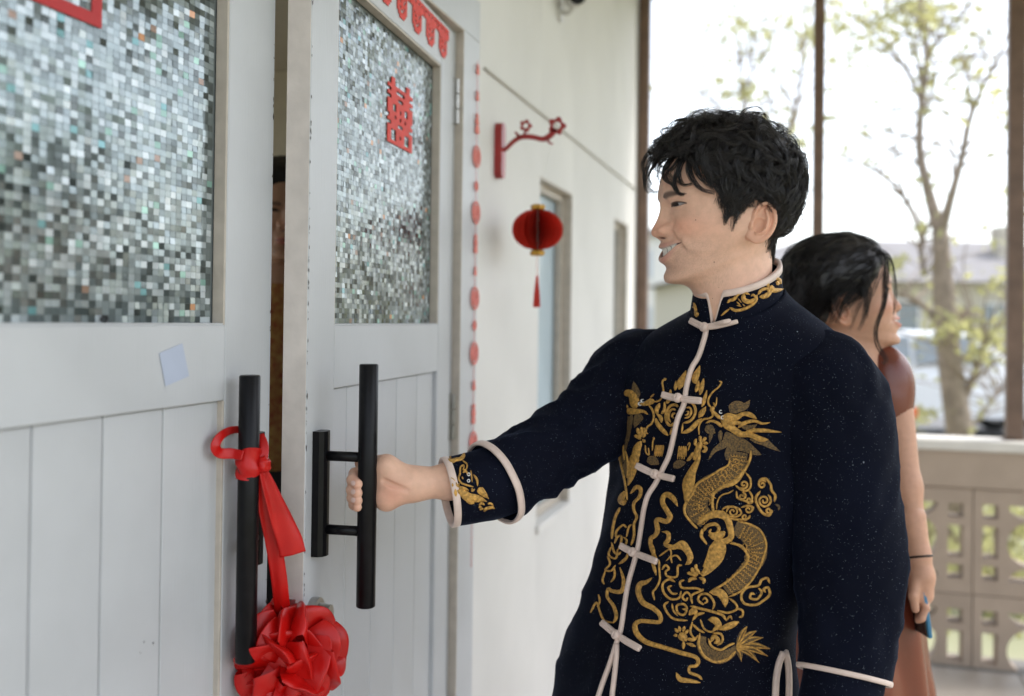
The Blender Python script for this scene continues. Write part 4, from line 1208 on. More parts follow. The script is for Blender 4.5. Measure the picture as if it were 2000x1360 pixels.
# placket binding down the front and its split tails
def pipe_on(bvh, pts, r, name, off=.001):
    P = []
    for a, b in catmull(pts, 5):
        h = cast(bvh, a, b)
        if h is not None: P.append(h[0] + h[1] * (r * .35 + off))
    if len(P) < 3: return
    V_, F_ = tubeg(np.array(P), r, 10, flat=1.0); return mobj(name, V_, F_, M_pipe, jacket, smooth=True)
pipe_on(jb, [(1382, 640), (1377, 662), (1366, 696), (1351, 724), (1342, 760), (1338, 790), (1326, 818), (1317, 855), (1308, 890), (1297, 914), (1282, 945), (1268, 968), (1260, 995), (1254, 1035), (1249, 1066), (1242, 1095), (1230, 1138), (1222, 1185), (1215, 1230), (1206, 1258)], .0042, 'placket_binding')
pipe_on(jb, [(1206, 1258), (1193, 1298), (1180, 1332), (1168, 1368), (1150, 1420)], .0042, 'placket_binding'); pipe_on(jb, [(1207, 1258), (1206, 1285), (1201, 1330), (1196, 1368), (1190, 1420)], .0042, 'placket_binding')
pipe_on(jb, [(1527, 1272), (1519, 1295), (1514, 1325), (1512, 1370), (1512, 1420)], .0050, 'slit_binding'); pipe_on(jb, [(1531, 1272), (1536, 1295), (1538, 1325), (1538, 1370), (1538, 1420)], .0050, 'slit_binding')
# knot buttons: two tabs and a ball of cord
KN = [((1354, 628), (1381, 640), (1441, 626)), ((1297, 771), (1330, 779), (1373, 784)), ((1248, 909), (1284, 925), (1321, 937)), ((1216, 1066), (1243, 1080), (1287, 1097)), ((1180, 1217), (1211, 1241), (1254, 1268))]
for kk, (L_, C_, R_) in enumerate(KN):
    mb = MB()
    def kp(a, b, o=.0055):
        h = cast(jb, a, b)
        if h is None: h = cast(cbv, a, b)
        return h[0] + h[1] * o if h else atd(a, b, 1.5)
    for E_, sgn in ((L_, -1), (R_, 1)):
        dx, dy = E_[0] - C_[0], E_[1] - C_[1]; ln = math.hypot(dx, dy); nx, ny = -dy / ln, dx / ln
        for o_ in (-2.6, 2.6):
            pts = [(C_[0] + nx * o_ * .6, C_[1] + ny * o_ * .6), (C_[0] + dx * .35 + nx * o_, C_[1] + dy * .35 + ny * o_ + 1.0), (C_[0] + dx * .75 + nx * o_, C_[1] + dy * .75 + ny * o_ + .6), (E_[0] + nx * o_ * .95, E_[1] + ny * o_ * .95)]
            P = catmull([kp(a, b) for a, b in pts], 5)
            mb.add(*tubeg(P, [.0034] * (len(P) - 1) + [.0029], 8))
        e = kp(E_[0], E_[1], .0048)
    c = kp(C_[0], C_[1], .0085)
    for q in range(3):
        ax = [RT, UP, (RT + UP) * .7071][q]; bx = [UP, FW, FW][q]
        ring = [c + .0048 * (math.cos(t) * ax + math.sin(t) * bx) for t in np.linspace(0, 2 * math.pi, 17)]
        mb.add(*tubeg(ring, .0030, 7, cap=False))
    mb.build('knot_button', M_pipe, jacket, smooth=True)
# trousers and shoes below the hem
def legs_sdf(X, Y, Z):
    D = None
    for h_, k_, a_ in ((HIPL, KNL, ANL), (HIPR, KNR, ANR)):
        d = s_chain(X, Y, Z, [h_ + ZUP * .02, k_, a_ + ZUP * .0], [.098, .078, .066], .02)
        D = d if D is None else smin(D, d, .02)
    return np.maximum(D, (.06 - Z))
lv_, lf_ = sdf_mesh(legs_sdf, np.append(np.minimum(ANL, ANR)[:2] - .25, .03), np.maximum(HIPL, HIPR) + .2, .009)
mobj('trousers', lv_, lf_, M_trou, man, smooth=True)
for an in (ANL, ANR):
    def shoe(X, Y, Z):
        D = smin(s_cap(X, Y, Z, np.append(an[:2], .045) - BDIR * .05, np.append(an[:2], .038) + BDIR * .17, .045, .040), s_cap(X, Y, Z, np.append(an[:2], .05), np.append(an[:2], .10), .046, .042), .02)
        return np.maximum(D, .001 - Z)
    sv_, sf_ = sdf_mesh(shoe, np.append(an[:2] - .3, -.01), np.append(an[:2] + .3, .16), .005)
    mobj('shoe', sv_, sf_, M_black, man, smooth=True)

# ---- gold embroidery, laid on the cloth ------------------------------------
def A(pts): return [(1200 + x / 5.882, 700 + y / 5.882) for x, y in pts]      # crop tables used while tracing
def Bc(pts): return [(1190 + x / 5.556, 880 + y / 5.556) for x, y in pts]
def Cc(pts): return [(1130 + x / 4.533, 1060 + y / 4.533) for x, y in pts]
def Dc(pts): return [(840 + x / 7.555, 860 + y / 7.555) for x, y in pts]
class Emb:
    def __init__(s, bvh): s.b = bvh; s.m = MB()
    def stroke(s, pts, w, w1=None, taper=True, lift=.0020, closed=False, mi=0, n=6):
        """w: width in photo pixels (number or list per key point)"""
        k = len(pts)
        ws = np.array(w, float) if np.ndim(w) else np.linspace(w, w if w1 is None else w1, k)
        S = catmull(np.column_stack([np.array(pts, float), ws]), n, closed)
        P = S[:, :2]; W = np.maximum(S[:, 2], .5)
        T = np.gradient(P, axis=0); T /= np.linalg.norm(T, axis=1, keepdims=True) + 1e-9
        Nn = np.column_stack([-T[:, 1], T[:, 0]])
        q = len(P)
        if taper:
            e = np.minimum(np.arange(q), np.arange(q)[::-1]) / max(2, n * .5); W = W * np.clip(.25 + e, 0, 1)
        seg = []
        for i in range(q):
            row = []
            for o, l in ((-.5, .0002), (-.28, lift), (.28, lift), (.5, .0002)):
                h = cast(s.b, P[i, 0] + Nn[i, 0] * W[i] * o, P[i, 1] + Nn[i, 1] * W[i] * o)
                if h is None: row = None; break
                row.append(h[0] + h[1] * l)
            if row is None:
                s._flush(seg, mi); seg = []
            else: seg.append(row)
        s._flush(seg, mi)
    def _flush(s, seg, mi):
        if len(seg) < 2: return
        k = len(seg[0]); V_ = [v for r in seg for v in r]
        F_ = [(i * k + j, i * k + j + 1, (i + 1) * k + j + 1, (i + 1) * k + j) for i in range(len(seg) - 1) for j in range(k - 1)]
        s.m.add(V_, F_, mi)
    def curlicue(s, cx, cy, r, turns, a0, w, sgn=1):
        t = np.linspace(0, 1, int(10 * turns) + 4); a = a0 + sgn * t * turns * 2 * math.pi
        s.stroke([(cx + r * (1 - .88 * q) * math.cos(b), cy + r * (1 - .88 * q) * math.sin(b)) for q, b in zip(t, a)], w, w * .8, n=2)
em = Emb(jb)
S_ = em.stroke
# flaming pearl
for pts, w in (([(745, 360), (760, 290), (800, 210), (825, 145)], [6, 15, 11, 2]), ([(700, 370), (705, 310), (712, 260)], [7, 6, 2]), ([(630, 420), (645, 390), (650, 360)], [6, 5, 2]), ([(940, 300), (925, 240), (950, 170), (985, 90)], [6, 13, 12, 3]), ([(935, 390), (955, 330), (975, 260)], [6, 8, 3]), ([(985, 420), (1005, 320), (1030, 235)], [8, 9, 3]), ([(1005, 560), (1035, 470), (1065, 370)], [7, 8, 3]), ([(970, 680), (1010, 620), (1055, 555)], [8, 11, 3]),
               ([(500, 650), (485, 600), (505, 550), (525, 515)], [5, 8, 8, 2]), ([(545, 640), (575, 590), (580, 500)], [7, 6, 4]), ([(545, 740), (530, 680), (490, 640)], [5, 8, 4]), ([(620, 890), (540, 810), (490, 740), (480, 690)], [7, 9, 8, 4]), ([(645, 880), (665, 800)], [4, 3]), ([(780, 860), (870, 820), (950, 740), (1010, 690)], [6, 9, 9, 4]), ([(775, 860), (790, 750)], [4, 3]), ([(600, 520), (620, 490), (660, 470)], [6, 7, 4])):
    S_(A(pts), w)
S_(A([(735, 560), (700, 535), (640, 550), (600, 620), (595, 700), (620, 760), (660, 770), (690, 740)]), 5.5)
S_(A([(710, 600), (670, 585), (635, 620), (625, 690), (650, 740)]), 4); S_(A([(705, 640), (680, 635), (665, 670), (690, 690)]), 3.5)
S_(A([(840, 510), (890, 510), (930, 580), (920, 660), (870, 720), (795, 745)]), 5.5); S_(A([(830, 570), (870, 570), (885, 620), (860, 670), (810, 690)]), 4); S_(A([(835, 610), (855, 620), (840, 650), (815, 655)]), 3.5)
# right dragon: head, mane, whiskers
for pts, w in (([(1250, 770), (1300, 690), (1400, 680), (1480, 640), (1560, 650), (1640, 700)], [16, 20, 12, 8, 10, 4]), ([(1240, 760), (1340, 800), (1450, 870), (1560, 880), (1680, 930), (1770, 935)], [10, 14, 12, 10, 11, 4]), ([(1300, 760), (1400, 740), (1500, 760)], [14, 9, 3]), ([(1420, 800), (1480, 750), (1600, 720), (1700, 750), (1790, 740)], [5, 8, 6, 5, 2]), ([(1500, 850), (1600, 830), (1720, 830), (1830, 840), (1920, 850)], [6, 8, 8, 5, 2]), ([(1570, 840), (1610, 800)], [5, 2]),
               ([(1150, 560), (1120, 590), (1160, 640), (1230, 700)], [9, 8, 7, 8]), ([(1120, 620), (1130, 660), (1090, 690), (1030, 700), (990, 740), (970, 800), (975, 880)], [4, 4, 4, 4, 3.2, 3.2, 3.2]), ([(1110, 570), (1080, 520), (1085, 460), (1130, 390), (1200, 330), (1230, 280), (1205, 265)], [4, 4, 3.4, 3.2, 3, 3.4, 3]), ([(1160, 560), (1140, 510), (1165, 540), (1180, 450)], [5, 2.5, 3, 2]), ([(1240, 790), (1180, 740), (1110, 720), (1050, 745)], [9, 6, 5, 4])):
    S_(A(pts), w)
for pts, w in (([(1330, 620), (1400, 560), (1500, 550), (1560, 480)], [18, 24, 14, 3]), ([(1060, 770), (1100, 820), (1160, 860)], [14, 18, 6]), ([(1120, 800), (1110, 880), (1090, 980)], [10, 8, 2]), ([(1220, 830), (1215, 900), (1215, 970)], [9, 8, 2]), ([(1280, 850), (1350, 960), (1480, 1000), (1600, 1070), (1690, 1110)], [16, 30, 24, 14, 3]), ([(1560, 930), (1700, 950), (1800, 1010), (1900, 1070)], [10, 16, 10, 2]), ([(1330, 900), (1270, 980), (1150, 1060), (1080, 1170)], [14, 16, 8, 3]), ([(1400, 960), (1340, 1060), (1290, 1170)], [18, 20, 14]), ([(1640, 760), (1560, 800), (1450, 780)], [4, 10, 8])):
    S_(A(pts), w, mi=1, lift=.0005)
# right dragon: body S
BODY = Bc([(1420, 20), (1400, 130), (1330, 240), (1180, 330), (1050, 410), (960, 530), (960, 650), (1060, 760)])
S_(BODY, [30, 32, 36, 38, 40, 42, 42, 36], mi=1, taper=False, lift=.0005)
S_(Bc([(1540, 0), (1525, 100), (1470, 210), (1360, 340), (1200, 410), (1130, 480), (1120, 580), (1130, 680)]), [5, 5.5, 6.5, 11, 6, 6, 6, 6]); S_(Bc([(1310, 80), (1290, 160), (1200, 210), (1080, 290), (960, 360), (900, 480), (825, 590), (825, 690), (900, 790), (960, 850)]), [4, 4, 4.5, 4.5, 5, 5, 6, 5, 5, 5])
def scales(path, step, offs, r):
    P = catmull(path, 12); L = 0.0; T = np.gradient(P, axis=0); T /= np.linalg.norm(T, axis=1, keepdims=True) + 1e-9; last = 0; row = 0
    for i in range(1, len(P)):
        L += float(np.linalg.norm(P[i] - P[i - 1]))
        if L - last < step: continue
        last = L; row += 1; a = math.atan2(T[i, 1], T[i, 0]); nx, ny = -T[i, 1], T[i, 0]
        for o_ in offs:
            oo = o_ + (2.6 if row % 2 else -2.6); cx, cy = P[i, 0] + nx * oo, P[i, 1] + ny * oo
            S_([(cx + r * math.cos(a + q), cy + r * math.sin(a + q)) for q in (-1.5, -.75, 0, .75, 1.5)], 1.3, n=2, taper=False, lift=.0014)
scales(BODY, 6.5, (-11, -5.5, 0, 5.5, 11), 3.4)
for i in range(9):      # scale arcs
    q = i / 8; x = 1380 - 400 * q + 40 * math.sin(i * 2.1); y = 120 + 480 * q
    S_(Bc([(x - 40, y + 10), (x - 15, y - 28), (x + 25, y - 10), (x + 30, y + 25)]), 2.2); S_(Bc([(x + 20, y + 55), (x + 45, y + 25), (x + 80, y + 45)]), 2.0)
S_(Bc([(1350, 430), (1300, 460), (1230, 480), (1190, 520), (1170, 580), (1165, 640)]), 3, mi=0)
# arm with claw holding up
S_(Bc([(985, 20), (960, 110), (900, 230), (860, 360), (850, 480), (830, 580)]), [5, 9, 16, 24, 16, 6])
S_(A([(920, 1170), (960, 1050), (1000, 950)]), [16, 12, 12])
for pts in ([(990, 960), (985, 920), (990, 890)], [(1010, 960), (1035, 930), (1055, 910)], [(1020, 975), (1055, 975), (1070, 965)], [(1015, 1000), (1050, 1030), (1045, 1060), (1010, 1075)], [(960, 1010), (930, 980), (935, 945), (950, 945)], [(905, 1080), (880, 1130), (840, 1180)]): S_(A(pts), 6.5)
# shoulder swirl and leg
S_(Bc([(960, 800), (1040, 730), (1170, 690), (1270, 730), (1310, 830), (1320, 940), (1240, 990), (1150, 960)]), [10, 12, 15, 14, 13, 12, 12, 8]); S_(Bc([(1020, 880), (1060, 820), (1150, 800), (1190, 850), (1150, 910), (1090, 890), (1110, 850)]), [7, 7, 7, 7, 6, 5, 4]); S_(Bc([(1080, 920), (1180, 930), (1260, 880)]), [12, 16, 10]); S_(Bc([(1010, 850), (1000, 930), (1040, 990), (1060, 1020)]), [7, 7, 5, 3])
S_(Bc([(1190, 960), (1180, 1060), (1130, 1180), (1060, 1290)]), [14, 33, 30, 20], taper=False); S_(Cc([(1250, 0), (1220, 120), (1150, 230), (1090, 290)]), [24, 30, 18, 8], taper=False)
for pts in ([(1080, 280), (1040, 230), (1045, 190)], [(1060, 290), (1010, 250), (1010, 220)], [(1050, 300), (990, 275), (965, 265)], [(1050, 320), (1000, 320), (975, 350)], [(1070, 310), (1110, 330), (1105, 365)]): S_(Cc(pts), 7)
# rear body and tail
S_(Bc([(1360, 830), (1500, 900), (1590, 1010), (1600, 1120), (1560, 1210)]), [26, 36, 40, 40, 40], mi=1, taper=False, lift=.0005); S_(Cc([(1570, 60), (1560, 160), (1480, 270), (1400, 350), (1300, 420)]), [32, 34, 34, 32, 22], mi=1, taper=False, lift=.0005)
S_(Bc([(1320, 990), (1420, 1040), (1490, 1110), (1500, 1200), (1470, 1260)]), [4, 4.5, 5, 5, 4]); S_(Cc([(1340, 5), (1440, 30), (1500, 110), (1480, 190), (1380, 290), (1280, 370), (1170, 430)]), [5, 5, 5, 5, 5, 5, 5]); S_(Bc([(1400, 770), (1520, 800), (1640, 870), (1700, 1000), (1690, 1100), (1650, 1200)]), 4.5); S_(Cc([(1660, 30), (1640, 130), (1590, 240), (1520, 350), (1420, 440), (1330, 480)]), 4.5)
scales(Bc([(1400, 850), (1510, 910), (1590, 1010), (1600, 1110), (1560, 1190)]) + Cc([(1520, 210), (1430, 320), (1330, 400)]), 6.5, (-10, -5, 0, 5, 10), 3.4)
for i in range(5):
    x = 1450 + 40 * math.sin(i * 1.9) + 22 * i; y = 920 + 60 * i; S_(Bc([(x - 30, y), (x, y - 30), (x + 25, y), (x + 10, y + 30)]), 2.2)
S_(Cc([(1160, 440), (1240, 440), (1290, 490), (1300, 570)]), [10, 16, 16, 7])
# clouds right of the body
cu_ = em.curlicue
for (cx, cy, r, tn, a0, w, sg) in ((1460, 370, 9, 1.4, 2.5, 5, -1), (1440, 500, 8, 1.3, -1.5, 5, 1), (1520, 540, 7, 1.2, 0, 5, 1), (1660, 370, 9, 1.5, -.5, 5, -1), (1680, 545, 14, 1.8, -1.0, 5, 1), (1730, 650, 7, 1.2, 0, 5, 1), (1340, 665, 12, 1.6, 3.0, 4.5, 1), (1510, 640, 8, 1.3, -1, 4.5, 1), (1470, 720, 7, 1.2, 0, 4.5, 1)):
    x, y = Bc([(cx, cy)])[0]; cu_(x, y, r, tn, a0, w, sg)
S_(Bc([(1480, 240), (1530, 310), (1530, 400), (1480, 440), (1420, 420), (1370, 380)]), 4.5); S_(Bc([(1380, 440), (1390, 510), (1450, 540), (1530, 560), (1550, 500), (1510, 430)]), 4.5); S_(Bc([(1620, 370), (1640, 320), (1700, 310), (1750, 370), (1760, 430), (1800, 490), (1790, 560)]), 5.5); S_(Bc([(1640, 440), (1590, 520), (1620, 620), (1680, 690), (1740, 700), (1760, 640)]), 5.5); S_(Bc([(1225, 640), (1290, 610), (1400, 630), (1430, 690), (1360, 720), (1280, 700), (1225, 650)]), 4.5); S_(Bc([(1430, 620), (1500, 600), (1560, 620), (1540, 670)]), 4.5); S_(Bc([(1290, 730), (1380, 750), (1500, 740), (1530, 700)]), 4.5); S_(Bc([(1800, 580), (1840, 610), (1830, 650)]), [4, 5, 2], mi=1)
# long scarf ribbon right of the placket
S_(Bc([(745, 610), (700, 530), (640, 480), (590, 500), (580, 570), (630, 660), (660, 720), (620, 770), (540, 750), (510, 770), (525, 860), (500, 920), (450, 960), (455, 1050), (490, 1140), (520, 1200)]), [3, 10, 11, 10, 10, 10, 11, 10, 9, 9, 10, 9, 9, 8, 7, 6])
S_(Cc([(640, 0), (665, 80), (660, 180), (690, 290)]), [7, 7, 7, 6]); S_(Cc([(655, 310), (600, 350), (545, 370), (530, 440), (570, 530), (660, 580), (720, 640), (720, 700), (640, 700), (550, 695), (500, 730), (520, 810), (600, 880), (760, 930), (920, 980), (1030, 1010), (1060, 1050), (1040, 1090), (985, 1100), (985, 1150), (1060, 1180), (1095, 1215)]), [3, 8, 11, 11, 11, 10, 9, 8, 8, 8, 10, 11, 10, 9, 9, 8, 8, 7, 6, 6, 6, 5]); S_(Cc([(1080, 1240), (990, 1225), (900, 1210), (865, 1150)]), [5, 8, 10, 5])
S_(Bc([(580, 880), (640, 900), (640, 970), (610, 1020), (700, 1050), (790, 1010), (840, 1060), (880, 1160), (850, 1220)]), [3, 8, 9, 8, 10, 12, 12, 12, 8]); S_(Cc([(830, 40), (920, 40), (975, 100), (985, 160), (950, 195)]), [8, 11, 11, 10, 7])
# cloud bank
for pts, w in (([(720, 120), (770, 80), (810, 60), (820, 110), (780, 160)], 3.2), ([(830, 180), (820, 130), (870, 115), (910, 160)], 3.6), ([(740, 240), (770, 200), (800, 230), (770, 260), (790, 300), (870, 300), (880, 210), (920, 200)], 4.5), ([(715, 150), (715, 230), (720, 330), (690, 400), (660, 440), (675, 510)], 4), ([(860, 350), (800, 325), (745, 370), (760, 450), (820, 500), (890, 490), (910, 430)], 4.8), ([(830, 380), (795, 400), (830, 450), (880, 450)], 4.5), ([(940, 330), (900, 350), (920, 400), (1040, 405), (1110, 430)], 4.8), ([(1010, 490), (960, 440), (920, 480), (950, 510), (970, 480)], 4.5), ([(1010, 540), (1000, 470), (1080, 430), (1110, 410)], 4.8), ([(1110, 550), (1060, 510), (1080, 460), (1150, 460), (1200, 530), (1190, 590)], 4.8), ([(1100, 510), (1120, 490), (1140, 520), (1110, 540)], 4),
               ([(800, 520), (760, 560), (800, 640), (860, 680), (970, 690)], 4.8), ([(970, 590), (930, 545), (870, 560), (880, 620), (930, 640), (955, 600), (920, 585)], 4.8), ([(830, 540), (840, 600), (880, 650)], 4), ([(990, 560), (1060, 580), (1180, 610), (1270, 640), (1310, 690)], 5.5), ([(1330, 490), (1390, 540), (1400, 590), (1320, 620), (1230, 600)], 4.5), ([(1390, 580), (1450, 600), (1450, 650), (1420, 660)], 4.5), ([(1310, 690), (1340, 650), (1360, 680)], 4), ([(980, 640), (1020, 600), (1040, 640)], 11), ([(1010, 690), (1050, 640), (1120, 620)], 6), ([(1150, 680), (1210, 690), (1240, 740), (1190, 770)], [8, 14, 12, 6]), ([(1080, 680), (1110, 760), (1170, 790), (1230, 760)], 4), ([(1250, 770), (1330, 740), (1420, 700)], [8, 13, 9]), ([(1010, 700), (990, 790), (1030, 850), (1060, 820)], 4.5), ([(1010, 720), (1060, 770), (1120, 800)], 5),
               ([(1690, 360), (1670, 315), (1620, 330), (1590, 380), (1490, 400), (1440, 470), (1470, 540), (1570, 550), (1640, 510), (1690, 460), (1680, 400), (1640, 410), (1650, 440)], 5.2), ([(1590, 400), (1620, 440), (1580, 500), (1520, 490), (1530, 450), (1560, 460)], 5)):
    S_(Cc(pts), w)
# lower claw
S_(Cc([(960, 870), (920, 830), (900, 800)]), [10, 17, 12])
for pts in ([(880, 820), (845, 820)], [(885, 800), (855, 760)], [(900, 790), (890, 740)], [(925, 790), (940, 740)], [(940, 810), (975, 770)], [(930, 870), (930, 940)], [(960, 850), (1010, 860), (1050, 840)], [(960, 890), (1040, 920)]): S_(Cc(pts), 7)
# tail curl with fan
S_(Cc([(1100, 830), (1090, 900), (1140, 980), (1240, 1020), (1330, 990), (1400, 930)]), [14, 20, 24, 24, 20, 12], mi=1, taper=False, lift=.0005); S_(Cc([(1075, 800), (1065, 900), (1110, 1000), (1210, 1055), (1320, 1030), (1390, 960)]), 5.5); S_(Cc([(1150, 850), (1180, 920), (1260, 950), (1330, 910), (1380, 890)]), 5); S_(Cc([(1170, 880), (1200, 830), (1240, 870), (1200, 890)]), 8)
S_(Cc([(1190, 800), (1260, 810), (1275, 870), (1230, 910)]), 5)
for ex, ey in ((1490, 740), (1570, 780), (1630, 840), (1690, 935), (1670, 1000), (1595, 1060), (1440, 1050)):
    S_(Cc([(1390, 930), ((1390 + ex) / 2 + 10, (930 + ey) / 2 - 25), (ex, ey)]), [5, 13, 2], mi=1, lift=.0005); S_(Cc([(1395, 925), ((1390 + ex) / 2 + 5, (930 + ey) / 2 - 40), (ex, ey)]), 3.2); S_(Cc([(1395, 935), ((1390 + ex) / 2 + 15, (930 + ey) / 2 - 5), (ex, ey)]), 2.4)
# waves beside the placket
for x in (740, 765, 790, 815): S_(A([(x - 10, 1160), (x, 1060), (x + 8, 1010), (x + 14, 1060), (x + 10, 1130)]), 1.8, mi=0)
S_(A([(850, 1060), (870, 990), (860, 970), (845, 1000)]), 2.2); S_(Bc([(700, 190), (750, 150), (830, 130)]), [10, 16, 8], mi=1, lift=.0005)
# left dragon (mirrored, turned away)
for pts, w in (([(110, 420), (160, 400), (210, 430), (240, 520), (280, 540)], [10, 14, 16, 20, 10]), ([(60, 560), (130, 600), (220, 610), (330, 610), (390, 650)], [8, 12, 12, 6, 3]), ([(70, 480), (110, 540), (160, 570)], [8, 10, 8]), ([(300, 530), (360, 520), (430, 490), (450, 470)], [6, 9, 12, 5]), ([(460, 500), (510, 490), (550, 455)], [3.5, 3.2, 3]), ([(570, 400), (560, 330), (555, 270), (590, 235), (585, 260)], [3, 3, 3, 3, 2.5]), ([(400, 540), (440, 600), (455, 680), (430, 750), (380, 790), (365, 850), (390, 870)], [4, 4, 3.5, 3.5, 3.2, 3, 3]), ([(420, 450), (460, 410)], [4, 2])): S_(A(pts), w)
for pts, w in (([(270, 460), (240, 360), (220, 260)], [16, 14, 2]), ([(120, 640), (130, 800), (110, 960), (90, 1100)], [22, 20, 16, 14]), ([(200, 640), (180, 780), (165, 960)], [10, 7, 2]), ([(300, 640), (260, 720), (230, 800)], [22, 14, 3])): S_(A(pts), w, mi=1, lift=.0005)
S_(A([(70, 730), (60, 860), (55, 1000), (60, 1170)]), 3.4); S_(A([(110, 860), (100, 1000), (120, 1170)]), 3.4)
S_(A([(240, 1170), (260, 1040), (310, 950)]), [17, 15, 9]); S_(Bc([(290, 20), (260, 150), (240, 260), (210, 380)]), [17, 19, 15, 4])
for pts in ([(310, 930), (260, 900), (235, 890)], [(310, 910), (275, 850), (270, 800)], [(320, 900), (310, 840), (315, 790)], [(335, 910), (350, 850), (345, 800)], [(330, 930), (350, 970)]): S_(A(pts), 6.5)
S_(Bc([(110, 0), (130, 150), (170, 330), (200, 540)]), 3.4); S_(Bc([(180, 0), (205, 150), (200, 300)]), 3.2); S_(Bc([(140, 40), (160, 180), (180, 290)]), [10, 12, 6], mi=1, lift=.0005); S_(Bc([(170, 440), (130, 540), (190, 570)]), [10, 14, 14]); S_(Bc([(120, 620), (70, 720), (40, 850), (30, 960)]), [6, 5, 5, 4])
S_(A([(440, 1060), (445, 960), (460, 920), (445, 915)]), 2.2)
for x in (480, 505, 530, 555): S_(A([(x - 18, 1120), (x, 1010), (x + 12, 1020), (x - 6, 1130)]), 1.8)
S_(Bc([(410, 120), (470, 110), (540, 150)]), [14, 18, 8], mi=1, lift=.0005); S_(A([(360, 1000), (365, 1080), (400, 1110), (395, 1030)]), 2.4)
S_(Bc([(235, 470), (290, 400), (340, 420), (330, 500), (270, 570), (270, 650), (300, 720), (270, 800), (270, 920), (240, 1030)]), [4, 8, 8, 7, 6, 5, 5, 5, 5, 5]); S_(Bc([(250, 800), (215, 830), (190, 940)]), 3.5)
for pts in ([(80, 960), (80, 880), (150, 810), (190, 840)], [(60, 1010), (90, 940), (130, 930), (130, 1000), (100, 1080)], [(30, 1000), (50, 1090), (90, 1130), (130, 1100)], [(160, 940), (190, 980), (170, 1050)]): S_(Bc(pts), 4)
for pts, w in (([(370, 220), (400, 340), (380, 430), (300, 430), (265, 410), (255, 480), (310, 560), (335, 650), (310, 715)], [3, 7, 9, 7, 6, 6, 7, 7, 5]), ([(310, 710), (230, 690), (190, 610), (160, 530), (110, 620)], [4, 4, 3.5, 3.5, 3.5]), ([(260, 120), (280, 190), (240, 240), (290, 250), (330, 200)], 3.6), ([(320, 220), (320, 300), (290, 350)], 3.6), ([(240, 250), (215, 330), (230, 370)], 3.4), ([(290, 40), (270, 110), (330, 140), (350, 60)], 3.6), ([(360, 190), (420, 140), (440, 90)], [6, 6, 3]), ([(180, 460), (190, 520), (170, 570)], 3)): S_(Cc(pts), w)
o = em.m.build('dragon_embroidery', None, jacket, smooth=True, mats=[M_gold, M_dgold])
# white thread eyes
M_thread = mat('white thread', (.7, .68, .66), .5)
ee = Emb(jb)
for c_ in ((330, 490), (300, 525), (1225, 615), (1245, 680)):
    x, y = A([c_])[0]; ee.stroke([(x + 3 * math.cos(q), y + 3 * math.sin(q)) for q in np.linspace(.6, 5.4, 7)], 1.8, n=3)
ee.m.build('thread_eyes', M_thread, jacket, smooth=True)
# collar embroidery
ce = Emb(cbv)
def Kc(pts): return [(1340 + x / 4.348, 500 + y / 4.348) for x, y in pts]
for pts, w in (([(300, 510), (330, 480), (370, 450)], [3, 4, 4]), ([(350, 400), (370, 380), (410, 365), (440, 330), (490, 310), (540, 330)], [4, 6, 7, 5, 6, 4]), ([(370, 440), (430, 465), (520, 440), (590, 390), (600, 330)], [6, 6, 6, 5, 4]), ([(490, 320), (490, 370), (540, 390), (590, 360), (570, 330), (550, 345)], [8, 9, 9, 6, 4, 3]), ([(440, 360), (470, 400)], 3), ([(430, 390), (460, 420)], 3), ([(430, 420), (470, 430)], 2.5), ([(480, 410), (500, 430)], 2.5), ([(610, 330), (640, 290), (690, 280), (700, 310), (660, 330)], [6, 6, 6, 5, 4]), ([(620, 350), (680, 340), (730, 300)], [7, 9, 6]), ([(700, 270), (690, 220), (740, 190), (790, 200), (800, 240)], [6, 8, 8, 6, 4]), ([(720, 250), (740, 290), (790, 290), (820, 280)], [9, 10, 7, 3]), ([(760, 220), (780, 230), (770, 250)], 6), ([(610, 250), (650, 240), (690, 225)], [4, 6, 3]), ([(70, 400), (85, 470), (80, 510)], [6, 5, 3]), ([(75, 480), (100, 490), (90, 520)], 4), ([(60, 440), (80, 430)], 5)):
    ce.stroke(Kc(pts), w)
tag(ce.m.build('collar_embroidery', M_gold, jacket, smooth=True), kind='stuff')
# cuff embroidery
fe = Emb(cuffb)
for pts, w in (([(270, 290), (320, 310), (380, 290), (440, 280), (480, 250), (510, 200)], [8, 9, 7, 7, 8, 6]), ([(290, 260), (400, 215), (460, 200)], [4, 5, 4]), ([(210, 520), (250, 550), (330, 570), (370, 610)], [2.5, 3, 3, 3]), ([(330, 640), (330, 690)], 7), ([(370, 720), (380, 830)], [10, 11]), ([(400, 740), (480, 780), (580, 850), (700, 860), (830, 900)], [14, 16, 18, 14, 5]), ([(540, 860), (600, 910), (650, 930)], [12, 10, 3]), ([(640, 870), (720, 910)], [10, 4]), ([(400, 690), (480, 700), (570, 740)], [4, 5, 4]), ([(720, 700), (760, 760), (860, 860)], [12, 14, 6]), ([(480, 310), (545, 360), (530, 430), (490, 440), (500, 380), (450, 400), (440, 500), (420, 560), (450, 620), (500, 650), (640, 690)], [2, 3, 3, 3, 3, 3.5, 4, 4, 4, 4, 4]), ([(480, 480), (530, 460), (560, 520)], 4), ([(600, 450), (610, 520), (620, 620)], 3), ([(640, 510), (690, 580), (700, 680)], [4, 5, 3]), ([(470, 540), (490, 580)], 3), ([(620, 700), (620, 750), (660, 720)], 4), ([(380, 620), (400, 680), (430, 640)], 5),
               ([(720, 960), (760, 930), (800, 950)], 5), ([(715, 990), (760, 980)], 5), ([(730, 1020), (780, 1000)], 5), ([(790, 1045), (830, 1010), (900, 990), (950, 1000)], [5, 6, 6, 4]), ([(850, 940), (890, 930), (930, 960)], 4)):
    fe.stroke(Dc(pts), w)
tag(fe.m.build('cuff_embroidery', M_gold, jacket, smooth=True), kind='stuff')
fe2 = Emb(cuffb)
